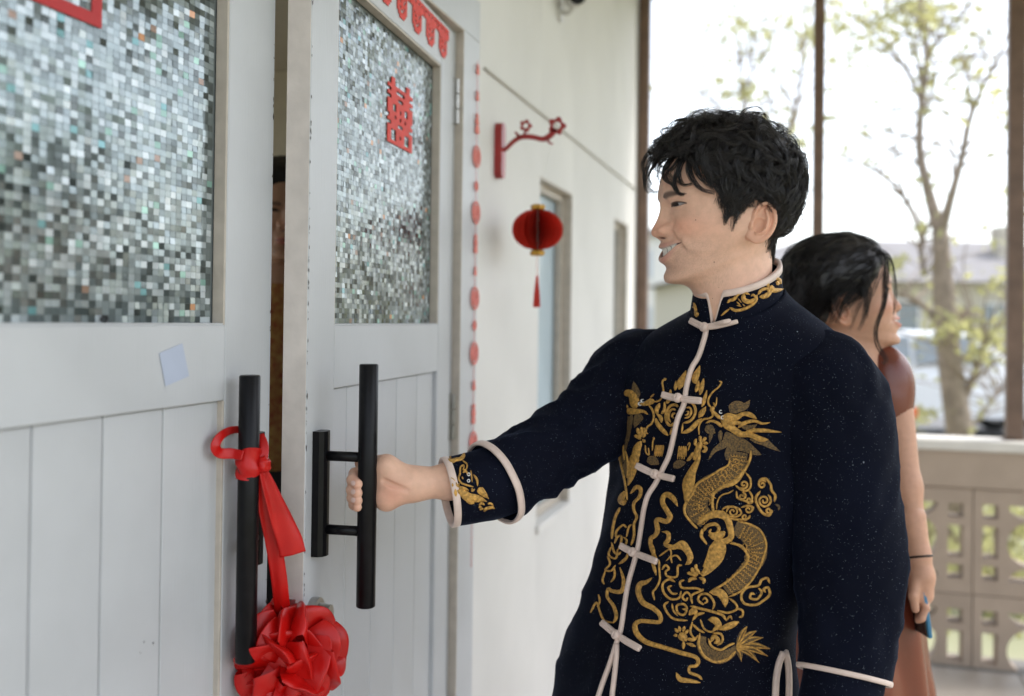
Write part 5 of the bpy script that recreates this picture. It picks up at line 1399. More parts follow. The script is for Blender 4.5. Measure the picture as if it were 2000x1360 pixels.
for c_ in ((570, 507), (568, 600)):
    x, y = Dc([c_])[0]; fe2.stroke([(x + 2.6 * math.cos(q), y + 2.6 * math.sin(q)) for q in np.linspace(0, 6.28, 9)], 1.8, n=3, taper=False)
fe2.m.build('thread_eyes', M_thread, jacket, smooth=True)
# ================================================================== WOMAN BEHIND THE MAN
SKW = (0.54, 0.30, 0.20)
M_satin = mat('rust satin', (.15, .036, .019), .27, spec=.6, var=.12, vscale=12, bump=.15, bscale=60)
M_hairw = mat('dark brown hair', (.010, .008, .0085), .40, spec=.4)
W_KN = [(t, f * .975, b * .97, w * .95) for t, f, b, w in MAN_KN]
w_o = dict(skin=SKW, smile=.55, nose=.86, eye=.0042, lip=(.52, .16, .15), brow=.7, stubble=0.0)
WH = Head(W_KN, face_features(w_o))
wv, wf, wc = build_head_mesh(WH, dict(skin=SKW, x=-.004, y=.066, z=.002, scale=.95), n_front=150, n_back=70)
WDp = 2.02; KW = 1.0
WC = atd(1644, 606, WDp + .055)
gW = rad(-6); pW = rad(13)
wx0 = R2 * math.cos(gW) + F2 * math.sin(gW); wyl = np.cross(ZUP, wx0)
wX = wx0 * math.cos(pW) + ZUP * math.sin(pW); wZ = np.cross(wX, wyl)
def w2w(P):
    P = np.atleast_2d(P); return WC + KW * (P[:, :1] * wX + P[:, 1:2] * wyl + P[:, 2:3] * wZ)
def wpix(a, b, d): return atd(a, b, d)
wfoot = atd(1645, 1300, 2.08)
wom = empty('person', (wfoot[0], wfoot[1], 0.0), 'person in rust satin dress with dark pinned-up hair behind the man', 'person')
SHW, ELW, WRW = atd(1742, 752, 2.06), atd(1770, 950, 2.01), atd(1795, 1084, 1.97)
NKW, CHW, BEW, PEW = atd(1655, 705, 2.08), atd(1640, 800, 2.10), atd(1640, 980, 2.10), atd(1645, 1160, 2.10)
SHW2, ELW2, WRW2 = atd(1540, 752, 2.14), atd(1515, 950, 2.16), atd(1530, 1100, 2.12)
FTW = [np.array([PEW[0], PEW[1], .05]) + R2 * s for s in (-.07, .07)]
def wbody(X, Y, Z):
    D = s_chain(X, Y, Z, [WC - ZUP * .06 + F2 * .0 - wx0 * .01, NKW, CHW, BEW, PEW], [.050, .050, .085, .078, .098], .05)
    D = smin(D, s_chain(X, Y, Z, [CHW + ZUP * .045, SHW, ELW, WRW], [.05, .038, .0285, .0200], .02), .03)
    D = smin(D, s_chain(X, Y, Z, [CHW + ZUP * .045, SHW2, ELW2, WRW2], [.05, .042, .0325, .0215], .02), .03)
    for i, sg in enumerate((-1, 1)):
        D = smin(D, s_chain(X, Y, Z, [PEW + R2 * .07 * sg, (PEW + FTW[i]) / 2 + R2 * .04 * sg, FTW[i] + ZUP * .03], [.08, .052, .034], .02), .03)
    return D
bp = np.array([NKW, CHW, SHW, ELW, WRW, PEW, SHW2, ELW2, WRW2] + FTW)
wbv, wbf = sdf_mesh(wbody, np.append(bp.min(0)[:2] - .15, .0), np.append(bp.max(0)[:2] + .15, WC[2] + .0), .0075)
def whand(X, Y, Z):
    q = lambda a, b, d=0.0: atd(a, b, 1.965 + d)
    D = s_chain(X, Y, Z, [atd(1780, 1010, 1.99), WRW, q(1800, 1125), q(1799, 1160)], [.028, .0215, .0235, .0240], .012)
    for i in range(4):
        D = smin(D, s_chain(X, Y, Z, [q(1797 + i * 2.5, 1160, -.012 + .009 * i), q(1808 - i, 1188, -.020 + .011 * i), q(1800, 1208 - i * 2, -.022 + .011 * i), q(1793, 1212 - i * 3, -.018 + .010 * i)], [.0085, .0078, .0074, .0062], .003), .004)
    D = smin(D, s_chain(X, Y, Z, [q(1790, 1135, -.012), q(1784, 1165, -.022), q(1788, 1190, -.022)], [.011, .009, .0075], .003), .005)
    return D
pw = np.array([atd(1740, 1000, 2.02), atd(1840, 1240, 1.92), atd(1740, 1240, 1.92), atd(1840, 1000, 2.03)])
wgv, wgf = sdf_mesh(whand, pw.min(0) - .03, pw.max(0) + .03, .0024)
allV = [w2w(wv), wbv, wgv]; Fc = []; n0 = 0
for v_, f_ in zip(allV, (wf, wbf, wgf)): Fc.append(f_ + n0); n0 += len(v_)
mobj('body', np.concatenate(allV), np.concatenate(Fc), M_skin, wom, smooth=True, cols=np.concatenate([wc, np.ones((len(wbv), 3)) * SKW, np.ones((len(wgv), 3)) * SKW]))
# hair: swept back into a low bun, loose front locks
wlb = BVHTree.FromPolygons([Vector(v) for v in wv], [tuple(int(i) for i in f) for f in wf])
zh_w = hermite(np.array([0, 20, 38, 52, 62, 70, 78, 86, 96, 108, 120, 135, 160, 180]), np.array([.078, .072, .052, .036, .022, .012, .018, .028, .034, .028, .000, -.035, -.045, -.046]))
def woff(d): return .014 + .012 * max(0, d[2]) + .016 * max(0, -d[0]) * (1 if d[2] < .6 else .6)
whair = hair_cap(lambda t: float(zh_w(abs(math.degrees(t)))), woff, .95, 'hair', M_hairw, wom, w2w, bvh=wlb, lumps=.12, seed=4.0)
bun = []
for k in range(13):
    a0 = k * 1.7
    pts = [np.array([-.112, 0, .012]) + np.array([.012 * math.sin(q * 2 + a0) - .012 * math.cos(q), .038 * math.cos(q + a0), .036 * math.sin(q * 1.0 + a0 * .6)]) for q in np.linspace(0, 4.4, 14)]
    bun += clump(w2w(catmull(pts, 2)), 16, .012, .0009, .0004, .9, .001)
bv_, bf_ = sdf_mesh(lambda X, Y, Z: s_ell(X, Y, Z, (-.108, 0, .010), (.040, .046, .042)), (-.16, -.06, -.05), (-.05, .06, .07), .004)
mobj('bun', w2w(bv_), bf_, M_hairw, whair, smooth=True)
ws = list(bun)
def wflow(d, f): return np.array([-1.0, -.15 * d[1], -.35 if d[0] > -.2 else -.8])
c = 0
while c < 300:
    th = rs_.uniform(-math.pi, math.pi); e = math.asin(rs_.uniform(-.3, 1)); d = np.array([math.cos(e) * math.cos(th), math.cos(e) * math.sin(th), math.sin(e)])
    if (HCEN + d * rho(d, wlb))[2] < float(zh_w(abs(math.degrees(th)))) + .004: continue
    if d[1] > .3: continue
    Gd = grow(d, wflow, 11, .0075, woff, rs_.uniform(.95, 1.12), .25, rs_.uniform(0, 40), bvh=wlb)
    ws += clump(w2w(catmull(Gd, 2)), 14, .005, .00030, .00012, .6, .0006); c += 1
for pts, n, sp in (([(1716, 490), (1732, 504), (1731, 545), (1728, 590), (1712, 640), (1714, 672), (1730, 700), (1726, 712)], 40, .007), ([(1722, 490), (1740, 506), (1748, 545), (1749, 585), (1745, 615)], 20, .0035), ([(1706, 486), (1722, 508), (1727, 560), (1724, 605), (1711, 632)], 30, .006), ([(1684, 560), (1690, 585), (1690, 606), (1684, 628), (1676, 645)], 30, .006), ([(1690, 540), (1697, 566), (1695, 596), (1690, 622)], 34, .008), ([(1560, 500), (1550, 515), (1553, 530)], 5, .004)):
    P = np.array([atd(a, b, 1.985) for a, b in pts]); ws += clump(catmull(P, 6), n, sp, .00032, .00012, .6, .0012)
SV, SF = strand_mesh(ws); tag(mobj('hair_strands', SV, SF, M_hairw, whair, smooth=True), kind='stuff')
# earring, bracelet
M_gem = mat('small pearl', (.7, .68, .66), .2)
# dress
DR = [(700, 1640, .060, .055), (716, 1640, .100, .072), (735, 1640, .128, .088), (770, 1640, .138, .100), (820, 1640, .135, .105), (900, 1638, .122, .098), (980, 1640, .118, .092), (1060, 1643, .132, .105), (1150, 1648, .152, .122), (1230, 1650, .158, .130), (1330, 1652, .170, .140), (1500, 1652, .182, .155), (1800, 1650, .20, .175), (2060, 1650, .215, .19)]
DK = np.array(DR, float); df = [hermite(DK[:, 0], DK[:, i]) for i in (1, 2, 3)]
rings = []
for py in list(np.linspace(700, 1000, 36)) + list(np.linspace(1010, 2040, 70)):
    cx, a, d_ = [float(f(py)) for f in df]; c = atd(cx, py, 2.10); rg = []
    for j in range(96):
        q = 2 * math.pi * j / 96; amp = .010 * min(1, max(0, (py - 1120) / 300)) + .0025
        fl = amp * math.sin(q * 9 + 1.5 * mnoise.noise(Vector((q, py * .002, 3)))) + .006 * mnoise.noise(Vector((math.cos(q) * 2, math.sin(q) * 2, py * .012))) + (.0045 * math.sin(py * .06 + 3 * math.sin(q)) if 960 < py < 1120 else 0)
        rg.append(c + R2 * (math.sin(q) * (a + fl)) - F2 * (math.cos(q) * (d_ + fl)))
    rings.append(rg)
dv, dff = loftg(rings)
dress = mobj('dress', dv, dff, M_satin, wom, smooth=True)
s_ = dress.modifiers.new('thickness', 'SOLIDIFY'); s_.thickness = .003; s_.offset = -1
# shoulder drape of the dress
for sx in (1, -1):
    K_ = [atd(1640 + sx * x, y, d) for x, y, d in ((58, 700, 2.07), (84, 712, 2.065), (100, 744, 2.055), (102, 795, 2.055), (94, 850, 2.06))]
    def drape(X, Y, Z):
        D = s_chain(X, Y, Z, catmull(K_, 3), np.interp(np.linspace(0, 1, 13), [0, .3, .7, 1], [.024, .040, .043, .034]), .01)
        return D + .0018 * np.sin(X * 60 + Z * 45)
    kk = np.array(K_); v_, f_ = sdf_mesh(drape, kk.min(0) - .06, kk.max(0) + .06, .004); mobj('shoulder_drape', v_, f_, M_satin, dress, smooth=True)
for i in range(2):
    def shoe2(X, Y, Z):
        D = s_cap(X, Y, Z, FTW[i] - ZUP * .012 - F2 * .03, FTW[i] - ZUP * .02 + F2 * .13, .034, .026); return np.maximum(D, .001 - Z)
    v_, f_ = sdf_mesh(shoe2, FTW[i] - .2, FTW[i] + .2, .006); mobj('shoe', v_, f_, M_satin, wom, smooth=True)
ax_ = (WRW - ELW) / np.linalg.norm(WRW - ELW); u_ = np.cross(ax_, FW); u_ /= np.linalg.norm(u_); v2 = np.cross(ax_, u_)
br = [WRW + ax_ * .004 + .0235 * (math.cos(q) * u_ + math.sin(q) * v2) for q in np.linspace(0, 2 * math.pi, 33)]
V_, F_ = tubeg(br, .0024, 8, cap=False); mobj('bracelet', V_, F_, M_black, wom, smooth=True)
# phone held in her hand
M_phone = mat('blue phone case', (.035, .17, .30), .3, spec=.5, var=.1)
M_scr = mat('phone glass', (.01, .011, .014), .08)
pc = atd(1796, 1172, 1.972); pax = atd(1803, 1222, 1.965) - atd(1790, 1125, 1.972); pL = .135; pax /= np.linalg.norm(pax)
pn = RT - pax * (RT @ pax); pn /= np.linalg.norm(pn); pw_ = np.cross(pax, pn)
ph = empty('phone', tuple(pc - pax * 0), 'blue cased phone held in the hand of the person in rust satin', 'phone')
def phb(l, w, t, off, name, mt):
    V_, F_ = boxg(-l / 2, l / 2, -w / 2, w / 2, -t / 2, t / 2, .0018); V_ = [pc + pax * a + pw_ * b + pn * (c_ + off) for a, b, c_ in V_]; return mobj(name, V_, F_, mt, ph)
phb(.135, .064, .0085, 0, 'case', M_phone); phb(.128, .058, .001, -.0050, 'screen', M_scr); phb(.020, .018, .002, .0055, 'camera_bump', M_scr)

# ================================================================== PERSON INSIDE, SEEN THROUGH THE GAP
ID = 2.36
IC = atd(560, 437, ID)
ix = CO - IC; ix[2] = 0; ix /= np.linalg.norm(ix); iy = np.cross(ZUP, ix)
ins_o = dict(skin=SKW, smile=.0, nose=.86, eye=.0046, lip=(.50, .14, .12), brow=.8, stubble=0.0)
IH = Head(W_KN, face_features(ins_o)); iv, if_, ic = build_head_mesh(IH, dict(skin=SKW, x=-.004, y=.066, z=.002, scale=.95), n_front=140, n_back=60)
def i2w(P):
    P = np.atleast_2d(P); return IC + P[:, :1] * ix + P[:, 1:2] * iy + P[:, 2:3] * ZUP
inner = empty('person', (IC[0], IC[1], 0.0), 'person in gold and red embroidered gown peeping through the gap between the doors', 'person')
NI = IC - ZUP * .13; CI = IC - ZUP * .33; PI_ = IC - ZUP * .72
def ibody(X, Y, Z):
    D = s_chain(X, Y, Z, [IC - ZUP * .07 - ix * .01, NI, CI, PI_], [.05, .05, .09, .10], .05)
    for sg in (-1, 1):
        D = smin(D, s_chain(X, Y, Z, [CI + ZUP * .08, CI + ZUP * .08 + iy * .16 * sg, CI - ZUP * .18 + iy * .19 * sg, CI - ZUP * .32 + iy * .08 * sg + ix * .12], [.05, .042, .034, .022], .02), .03)
        D = smin(D, s_cap(X, Y, Z, CI - ZUP * .32 + iy * .08 * sg + ix * .12, CI - ZUP * .34 + iy * .02 * sg + ix * .15, .024, .018), .02)
        D = smin(D, s_chain(X, Y, Z, [PI_ + iy * .07 * sg, np.array([PI_[0], PI_[1], .05]) + iy * .08 * sg], [.08, .036], .02), .03)
    return D
ibv, ibf = sdf_mesh(ibody, np.append(IC[:2] - .35, 0.0), np.append(IC[:2] + .35, IC[2]), .009)
mobj('body', np.concatenate([i2w(iv), ibv]), np.concatenate([if_, ibf + len(iv)]), M_skin, inner, smooth=True, cols=np.concatenate([ic, np.ones((len(ibv), 3)) * SKW]))
ilb = BVHTree.FromPolygons([Vector(v) for v in iv], [tuple(int(i) for i in f) for f in if_])
hair_cap(lambda t: float(zh_w(abs(math.degrees(t)))), woff, .95, 'hair', M_hairw, inner, i2w, bvh=ilb, lumps=.1, seed=9.0)
M_gown = mat('gold and red brocade', (.30, .055, .02), .45, metal=.1, col2=(.50, .30, .08), vscale=70, bump=.5, bscale=200)
M_skirt = mat('black skirt', (.006, .006, .008), .7)
def gown(X, Y, Z):
    D = s_chain(X, Y, Z, [NI - ZUP * .01, CI, CI - ZUP * .20], [.062, .112, .112], .05)
    for sg in (-1, 1): D = smin(D, s_chain(X, Y, Z, [CI + ZUP * .08, CI + ZUP * .08 + iy * .16 * sg, CI - ZUP * .17 + iy * .19 * sg], [.06, .062, .062], .02), .03)
    return D
gv_, gf_ = sdf_mesh(gown, np.append(IC[:2] - .35, CI[2] - .40), np.append(IC[:2] + .35, IC[2]), .008); mobj('gown', gv_, gf_, M_gown, inner, smooth=True)
rg = [[np.array([IC[0], IC[1], z]) + ix * (math.cos(q) * r * .8) + iy * (math.sin(q) * r) + ix * .01 * math.sin(7 * q) * (CI[2] - z) for q in np.linspace(0, 2 * math.pi, 64, endpoint=False)] for z, r in ((CI[2] - .20, .125), (CI[2] - .35, .15), (.6, .19), (.02, .24))]
V_, F_ = loftg(rg); mobj('skirt', V_, F_, M_skirt, inner, smooth=True)
# ================================================================== DECORATIONS
M_red = mat('red paper', (.60, .030, .014), .6, var=.10, vscale=30, bump=.1, bscale=120)
M_pink = mat('thin red paper', (.72, .24, .21), .7, var=.12, vscale=40)
M_redp = mat('red lacquer', (.30, .020, .018), .35, var=.15, vscale=20)
M_satr = mat('red satin', (.43, .003, .002), .40, spec=.38, var=.18, vscale=18, bump=.12, bscale=110)
M_goldp = mat('gold foil paper', (.42, .23, .03), .4, metal=.5, var=.2, vscale=40)
def bitmap_paper(rows, u0, u1, z0, z1, X, thick, T, name, mt, parent=None):
    nr, nc = len(rows), len(rows[0]); du, dz = (u1 - u0) / nc, (z1 - z0) / nr
    bm = bmesh.new(); vs = {}
    def gv_(i, j):
        if (i, j) not in vs: vs[(i, j)] = bm.verts.new((X, u0 + j * du, z1 - i * dz))
        return vs[(i, j)]
    for i in range(nr):
        for j in range(nc):
            if rows[i][j] == '#': bm.faces.new((gv_(i, j), gv_(i + 1, j), gv_(i + 1, j + 1), gv_(i, j + 1)))
    ex = bmesh.ops.extrude_face_region(bm, geom=list(bm.faces))
    for v in [g for g in ex['geom'] if isinstance(g, bmesh.types.BMVert)]: v.co.x += thick
    bmesh.ops.recalc_face_normals(bm, faces=list(bm.faces)); bm.verts.index_update()
    V_ = [T(tuple(v.co)) for v in bm.verts]; F_ = [[v.index for v in f.verts] for f in bm.faces]; bm.free()
    return mobj(name, V_, F_, mt, parent)
XI = ["..##.......##..", "..##.......##..", "###############", "..###.....###..", "###############", "..####...####..", "###############", "###..#####..###", "###..##.##..###", "###############", ".###.##.##.###.", "###############", "..####...####..", "###############", "##...#####...##", "##...##.##...##", "##...#####...##", "###############"]
d2 = lambda v: T2(v)
o = bitmap_paper(XI, 1.690, 1.836, 1.748, 1.872, -.0180, .0012, d2, 'double_happiness_paper', M_red)
tag(o, 'red paper cut double happiness character stuck on the far mosaic glass', 'paper cut')
# big red character on the near glass: only its lower right corner shows
BIG = ["...#.......#...", "###############", "...#.......#...", ".#############.", ".#...#...#...#.", ".#############.", "..#..#...#..#..", "###############", ".#...........#.", "###############", "#.....###.....#", "#.....###.....#", "#.....###.....#", "###############"]
o = bitmap_paper(BIG, .700, .948, 1.745, 1.945, -.0180, .0010, I3, 'double_happiness_paper', mat('deep red paper', (.42, .012, .014), .55, var=.08))
tag(o, 'deep red paper character at the top of the near mosaic glass', 'paper cut')
# lace banner along the head rail of the second leaf
ban = empty('paper_banner', T2((.002, 1.75, 2.0)), 'red lace paper bunting along the top rail of the ajar leaf', 'bunting')
LACE = ["############", "#.##.##.##.#", "############", "############", "..########..", "..#.####.#..", "..##.##.##..", "..########..", "..##.##.##..", "..###..###..", "...######...", "....####...."]
for k in range(6):
    u = 1.487 + k * .0905
    bitmap_paper(LACE, u, u + .086, 1.978, 2.046, .0006 + .0004 * (k % 2), .0008, T2, 'pennant', M_red, ban)
# garland of paper medallions on the casing
gar = empty('paper_garland', (.02, 2.205, .95), 'string of red paper medallions and characters hanging beside the door casing', 'garland')
gx, gy = CAS + .003, 2.178
zt_, zb_ = onx(935, 120, gx)[2], .85
MB().add(*tubeg([(gx, gy, zt_), (gx, gy, zb_)], .0007, 5)).build('string', M_pink, gar)
def medallion(zc, r, kind):
    mb = MB()
    if kind == 0:      # lace disc: rings and spokes
        for rr in (1.0, .62, .28):
            mb.add(*tubeg([(gx + .001, gy + r * rr * math.cos(q), zc + r * rr * math.sin(q)) for q in np.linspace(0, 2 * math.pi, 25)], r * .085, 6, cap=False))
        for q in np.arange(8) * math.pi / 4: mb.add(*tubeg([(gx + .0005, gy + r * .25 * math.cos(q), zc + r * .25 * math.sin(q)), (gx + .0005, gy + r * .97 * math.cos(q), zc + r * .97 * math.sin(q))], r * .055, 5))
    else:              # small character cut-out
        for (a, b, c, d) in ((-1, .6, 1, .6), (-.7, .1, .7, .1), (-1, -.5, 1, -.5), (0, 1, 0, -1), (-.6, .1, -.8, -.9), (.6, .1, .8, -.9)):
            mb.add(*tubeg([(gx + .001, gy + a * r * .7, zc + b * r), (gx + .001, gy + c * r * .7, zc + d * r)], r * .16, 5))
    mb.build('medallion', M_pink, gar)
for py, r, kd in ((134, .012, 1), (186, .012, 1), (232, .013, 1), (248, .016, 1), (306, .024, 0), (364, .012, 0), (416, .025, 0), (470, .014, 1), (484, .014, 1), (530, .011, 1), (583, .025, 0), (636, .012, 0), (690, .025, 0), (752, .012, 1), (800, .015, 1), (815, .014, 1), (862, .024, 0), (930, .024, 0)):
    medallion(float(onx(930, py, gx)[2]), r, kd)
# plum branch bracket
BRY = 2.395
brk = empty('plum_branch_bracket', tuple(onx(968, 300, 0.0)), 'red plum blossom branch bracket holding the lantern on the wall', 'bracket')
def by(a, b): return ony(a, b, BRY)
zt_, zb_ = onx(968, 240, 0)[2], onx(968, 350, 0)[2]
poly = []
hw = .0165
for q in np.linspace(0, math.pi, 9): poly.append((hw * math.cos(q), zt_ - hw + hw * math.sin(q)))
for q in np.linspace(math.pi, 2 * math.pi, 9): poly.append((hw * math.cos(q), zb_ + hw + hw * math.sin(q)))
V_, F_ = prismg(poly, .020, (.0005, BRY, 0), (0, 1, 0), (0, 0, 1), (1, 0, 0)); MB().add(V_, F_).build('back_plate', M_redp, brk)
def plate_strip(pts, w, name):
    P = catmull([by(a, b) for a, b in pts], 6); T = np.gradient(P, axis=0); T /= np.linalg.norm(T, axis=1, keepdims=True); N = np.cross(T, np.array([0, 1.0, 0]))
    W_ = np.interp(np.linspace(0, 1, len(P)), np.linspace(0, 1, len(w)), w); rg = [[p + n * x * ww + np.array([0, 1.0, 0]) * y for x, y in ((-1, -.004), (1, -.004), (1, .004), (-1, .004))] for p, n, ww in zip(P, N, W_)]
    V_, F_ = loftg(rg, True, True); return MB().add(V_, F_)
mb = plate_strip([(972, 299), (988, 291), (1004, 276), (1020, 268), (1040, 268), (1062, 272), (1078, 262), (1086, 252)], [.0045, .0045, .005, .006, .006, .007, .005], 'branch')
for pts, w in (([(1016, 270), (1010, 262), (1006, 258)], [.004, .002]), ([(1068, 270), (1074, 280), (1080, 281)], [.003, .0015]), ([(1024, 266), (1026, 258), (1027, 252)], [.003, .002])):
    s_ = plate_strip(pts, w, 'twig'); mb.add(s_.V, s_.F)
mb.build('branch', M_redp, brk)
for cx, cy, r in ((1027, 246, 10.5), (1088, 246, 15.5)):
    mb = MB(); ro, ri = [], []
    for q in np.arange(60) * 2 * math.pi / 60:
        rr = r * (1 + .17 * math.cos(5 * q)); ro.append(by(cx + rr * math.cos(q), cy + rr * math.sin(q))); ri.append(by(cx + r * .5 * math.cos(q), cy + r * .5 * math.sin(q)))
    e = np.array([0, .004, 0]); rg = [[p - e for p in ro], [p + e for p in ro], [p + e for p in ri], [p - e for p in ri], [p - e for p in ro]]
    mb.add(*loftg(rg)); mb.build('blossom', M_redp, brk)
# honeycomb lantern
LC = by(1050, 449); Lr = .0595; Lh = .052
lan = empty('paper_lantern', tuple(LC - np.array([0, 0, .12])), 'red honeycomb paper lantern with gold caps and tassel hanging from the bracket', 'lantern')
fins = MB(); NF = 44
for k in range(NF):
    a = 2 * math.pi * k / NF + .02; c_, s2 = math.cos(a), math.sin(a)
    if abs(((a - rad(255)) + math.pi) % (2 * math.pi) - math.pi) < .10: continue
    t = np.linspace(-1, 1, 15); outl = [(Lr * (1 - abs(q) ** 2.3) ** .62 + .004, q * Lh) for q in t]
    V_ = []; F_ = []
    for r_, z_ in outl:
        V_ += [LC + np.array([c_ * .003, s2 * .003, z_]), LC + np.array([c_ * r_, s2 * r_, z_])]
    for i in range(14): F_.append((2 * i, 2 * i + 1, 2 * i + 3, 2 * i + 2))
    fins.add(V_, F_)
    # honeycomb cross folds between this fin and the next
    a2 = 2 * math.pi * (k + 1) / NF + .02
    for i in range(1, 14, 1):
        r_, z_ = outl[i]; am = (a + a2) / 2 + (.02 if i % 2 else -.02)
        P_ = [LC + np.array([math.cos(x) * r_ * g, math.sin(x) * r_ * g, z_ + dz]) for x, g, dz in ((a, .985, 0), (am, .97, .0016), (a2, .985, 0))]
        Q_ = [LC + np.array([math.cos(x) * r_ * .55, math.sin(x) * r_ * .55, z_ + dz]) for x, dz in ((a, 0), (am, .001), (a2, 0))]
        fins.add(P_ + Q_, [(0, 1, 4, 3), (1, 2, 5, 4)])
fins.build('honeycomb_body', M_red, lan)
for zc in (Lh + .004, -Lh - .006):
    mb = MB(); rg = []
    for f, g in ((-.007, .75), (-.004, 1.0), (.004, 1.0), (.007, .75)):
        rg.append([LC + np.array([math.cos(q) * .0165 * g * (1 + .14 * math.cos(6 * q)), math.sin(q) * .0165 * g * (1 + .14 * math.cos(6 * q)), zc + f]) for q in np.linspace(0, 2 * math.pi, 36, endpoint=False)])
    mb.add(*loftg(rg, True, True)); mb.build('cap', M_goldp, lan)
hook = by(1076, 279)
MB().add(*tubeg([LC + np.array([0, 0, Lh + .01]), hook], .0006, 5)).build('hanging_thread', mat('white thread string', (.7, .7, .68), .6), lan)
tz0 = by(1048, 540)[2]; tz1 = by(1048, 601)[2]
MB().add(*tubeg([LC - np.array([0, 0, Lh + .012]), (LC[0], LC[1], tz0)], .0005, 5)).build('thread', M_red, lan)
mb = MB(); mb.add(*tubeg([(LC[0], LC[1], tz0 + .004), (LC[0], LC[1], tz0 - .002), (LC[0], LC[1], tz0 - .010)], [.001, .0032, .0036], 10))
for k in range(46):
    a = random.uniform(0, 6.28); r = math.sqrt(random.random()) * .0105
    mb.add(*tubeg([(LC[0] + .003 * math.cos(a), LC[1] + .003 * math.sin(a), tz0 - .008), (LC[0] + r * .7 * math.cos(a), LC[1] + r * .7 * math.sin(a), (tz0 + tz1) / 2), (LC[0] + r * math.cos(a), LC[1] + r * math.sin(a), tz1 + random.uniform(0, .003))], .0007, 4))
mb.build('tassel', M_red, lan)
# security camera under the ceiling
sc_p = onx(1092, 8, 0.0)
scam = empty('security_camera', tuple(sc_p), 'small white security camera with black lens high on the wall', 'camera')
M_plast = mat('white plastic', (.55, .54, .52), .4)
yb, zb = float(sc_p[1]), float(sc_p[2]) - .018
MB().add(*tubeg([(.0005, yb, zb - .01), (.010, yb, zb - .01)], .030, 20)).build('base', M_plast, scam)
MB().add(*tubeg(catmull([(.008, yb, zb - .01), (.035, yb - .005, zb - .012), (.052, yb - .012, zb + .012)], 5), .008, 10)).build('arm', M_plast, scam, smooth=True)
ax = np.array([.35, -.92, -.18]); ax /= np.linalg.norm(ax); c0 = np.array([.055, yb - .012, zb + .03])
MB().add(*tubeg([c0 - ax * .05, c0 - ax * .045, c0 + ax * .045, c0 + ax * .05], [.022, .030, .030, .028], 20)).build('housing', M_plast, scam)
MB().add(*tubeg([c0 + ax * .0505, c0 + ax * .054], [.0275, .025], 20)).build('lens', M_black, scam)
box('visor', c0[0] - .03, c0[0] + .035, c0[1] - .07, c0[1] + .05, c0[2] + .0305, c0[2] + .034, M_plast, scam)

# ---- satin rosette and its ribbon on the near handle
ROC = atd(566, 1278, 1.405); ROR = .078
ros = empty('satin_rosette', tuple(ROC - np.array([0, 0, ROR])), 'red satin rosette ball hanging by a ribbon from the near door handle', 'rosette')
rr_ = np.random.default_rng(12)
core, cf0 = sdf_mesh(lambda X, Y, Z: s_ell(X, Y, Z, ROC, (ROR * .62, ROR * .62, ROR * .62)), ROC - ROR, ROC + ROR, .004)
mobj('puffed_core', core, cf0, M_satr, ros, smooth=True)
NP = 62
for k in range(NP):
    zz = 1 - 2 * (k + .5) / NP; aa = k * 2.39996
    d = np.array([math.cos(aa) * math.sqrt(1 - zz * zz), math.sin(aa) * math.sqrt(1 - zz * zz), zz]) + rr_.normal(size=3) * .12; d /= np.linalg.norm(d)
    n = np.cross(d, rr_.normal(size=3)); n /= np.linalg.norm(n); w = np.cross(d, n)
    Rk = ROR * rr_.uniform(.90, 1.08); wid = rr_.uniform(.026, .040); dep = rr_.uniform(.009, .016); sd = rr_.uniform(0, 50)
    nuu, nww = 40, 25; Vp = []
    for iu in range(nuu):
        u = iu / (nuu - 1)
        for iw in range(nww):
            x = 2 * iw / (nww - 1) - 1
            rad_ = Rk * (.30 + .70 * (1 - abs(2 * u - 1) ** 1.45)) - (x * wid) ** 2 * 9 - .004 * abs(x) ** 3
            P_ = ROC + d * rad_ + n * (dep * math.cos(math.pi * u) * (1 + .3 * x)) + w * (x * wid * (.55 + .45 * math.sin(math.pi * u)))
            q = Vector(P_ * 17) + Vector((sd, 0, 0))
            P_ = P_ + d * (.013 * mnoise.noise(q)) + n * (.013 * mnoise.noise(q + Vector((5, 9, 2)))) + w * (.006 * mnoise.noise(q * 1.7)) + n * (.0035 * mnoise.noise(q * 2.6))
            Vp.append(P_)
    Fp = [(i_ * nww + j_, i_ * nww + j_ + 1, (i_ + 1) * nww + j_ + 1, (i_ + 1) * nww + j_) for i_ in range(nuu - 1) for j_ in range(nww - 1)]
    mobj('petal', Vp, Fp, M_satr, ros, smooth=True)
def ribbon(keys, widths, name, twist=None, thick=.0007, wave=.0):
    """keys: (px, py, depth); a flat satin band facing the camera, with an edge curl"""
    P = catmull([atd(a, b, d) if atd(a, b, d)[0] > .008 else onx(a, b, .008) for a, b, d in keys], 7); k = len(P); W_ = np.interp(np.linspace(0, 1, k), np.linspace(0, 1, len(widths)), widths)
    tw = np.zeros(k) if twist is None else np.interp(np.linspace(0, 1, k), np.linspace(0, 1, len(twist)), twist)
    T = np.gradient(P, axis=0); T /= np.linalg.norm(T, axis=1, keepdims=True); rg = []
    for i_ in range(k):
        v = P[i_] - CO; v /= np.linalg.norm(v); u = np.cross(T[i_], v); u /= np.linalg.norm(u); n = np.cross(u, T[i_]); t_ = rad(tw[i_]); u2 = u * math.cos(t_) + n * math.sin(t_); n2 = np.cross(u2, T[i_])
        row = [P[i_] + u2 * (x * W_[i_]) + n2 * (wave * math.cos(x * 7 + i_ * .12) + (.002 * abs(x) ** 3)) for x in np.linspace(-.5, .5, 9)]
        rg.append(row + [q + n2 * thick for q in row[::-1]])
    V_, F_ = loftg(rg, True, True); return mobj(name, V_, F_, M_satr, ros, smooth=True)
ZB1 = float((_b1 - CO) @ FW)
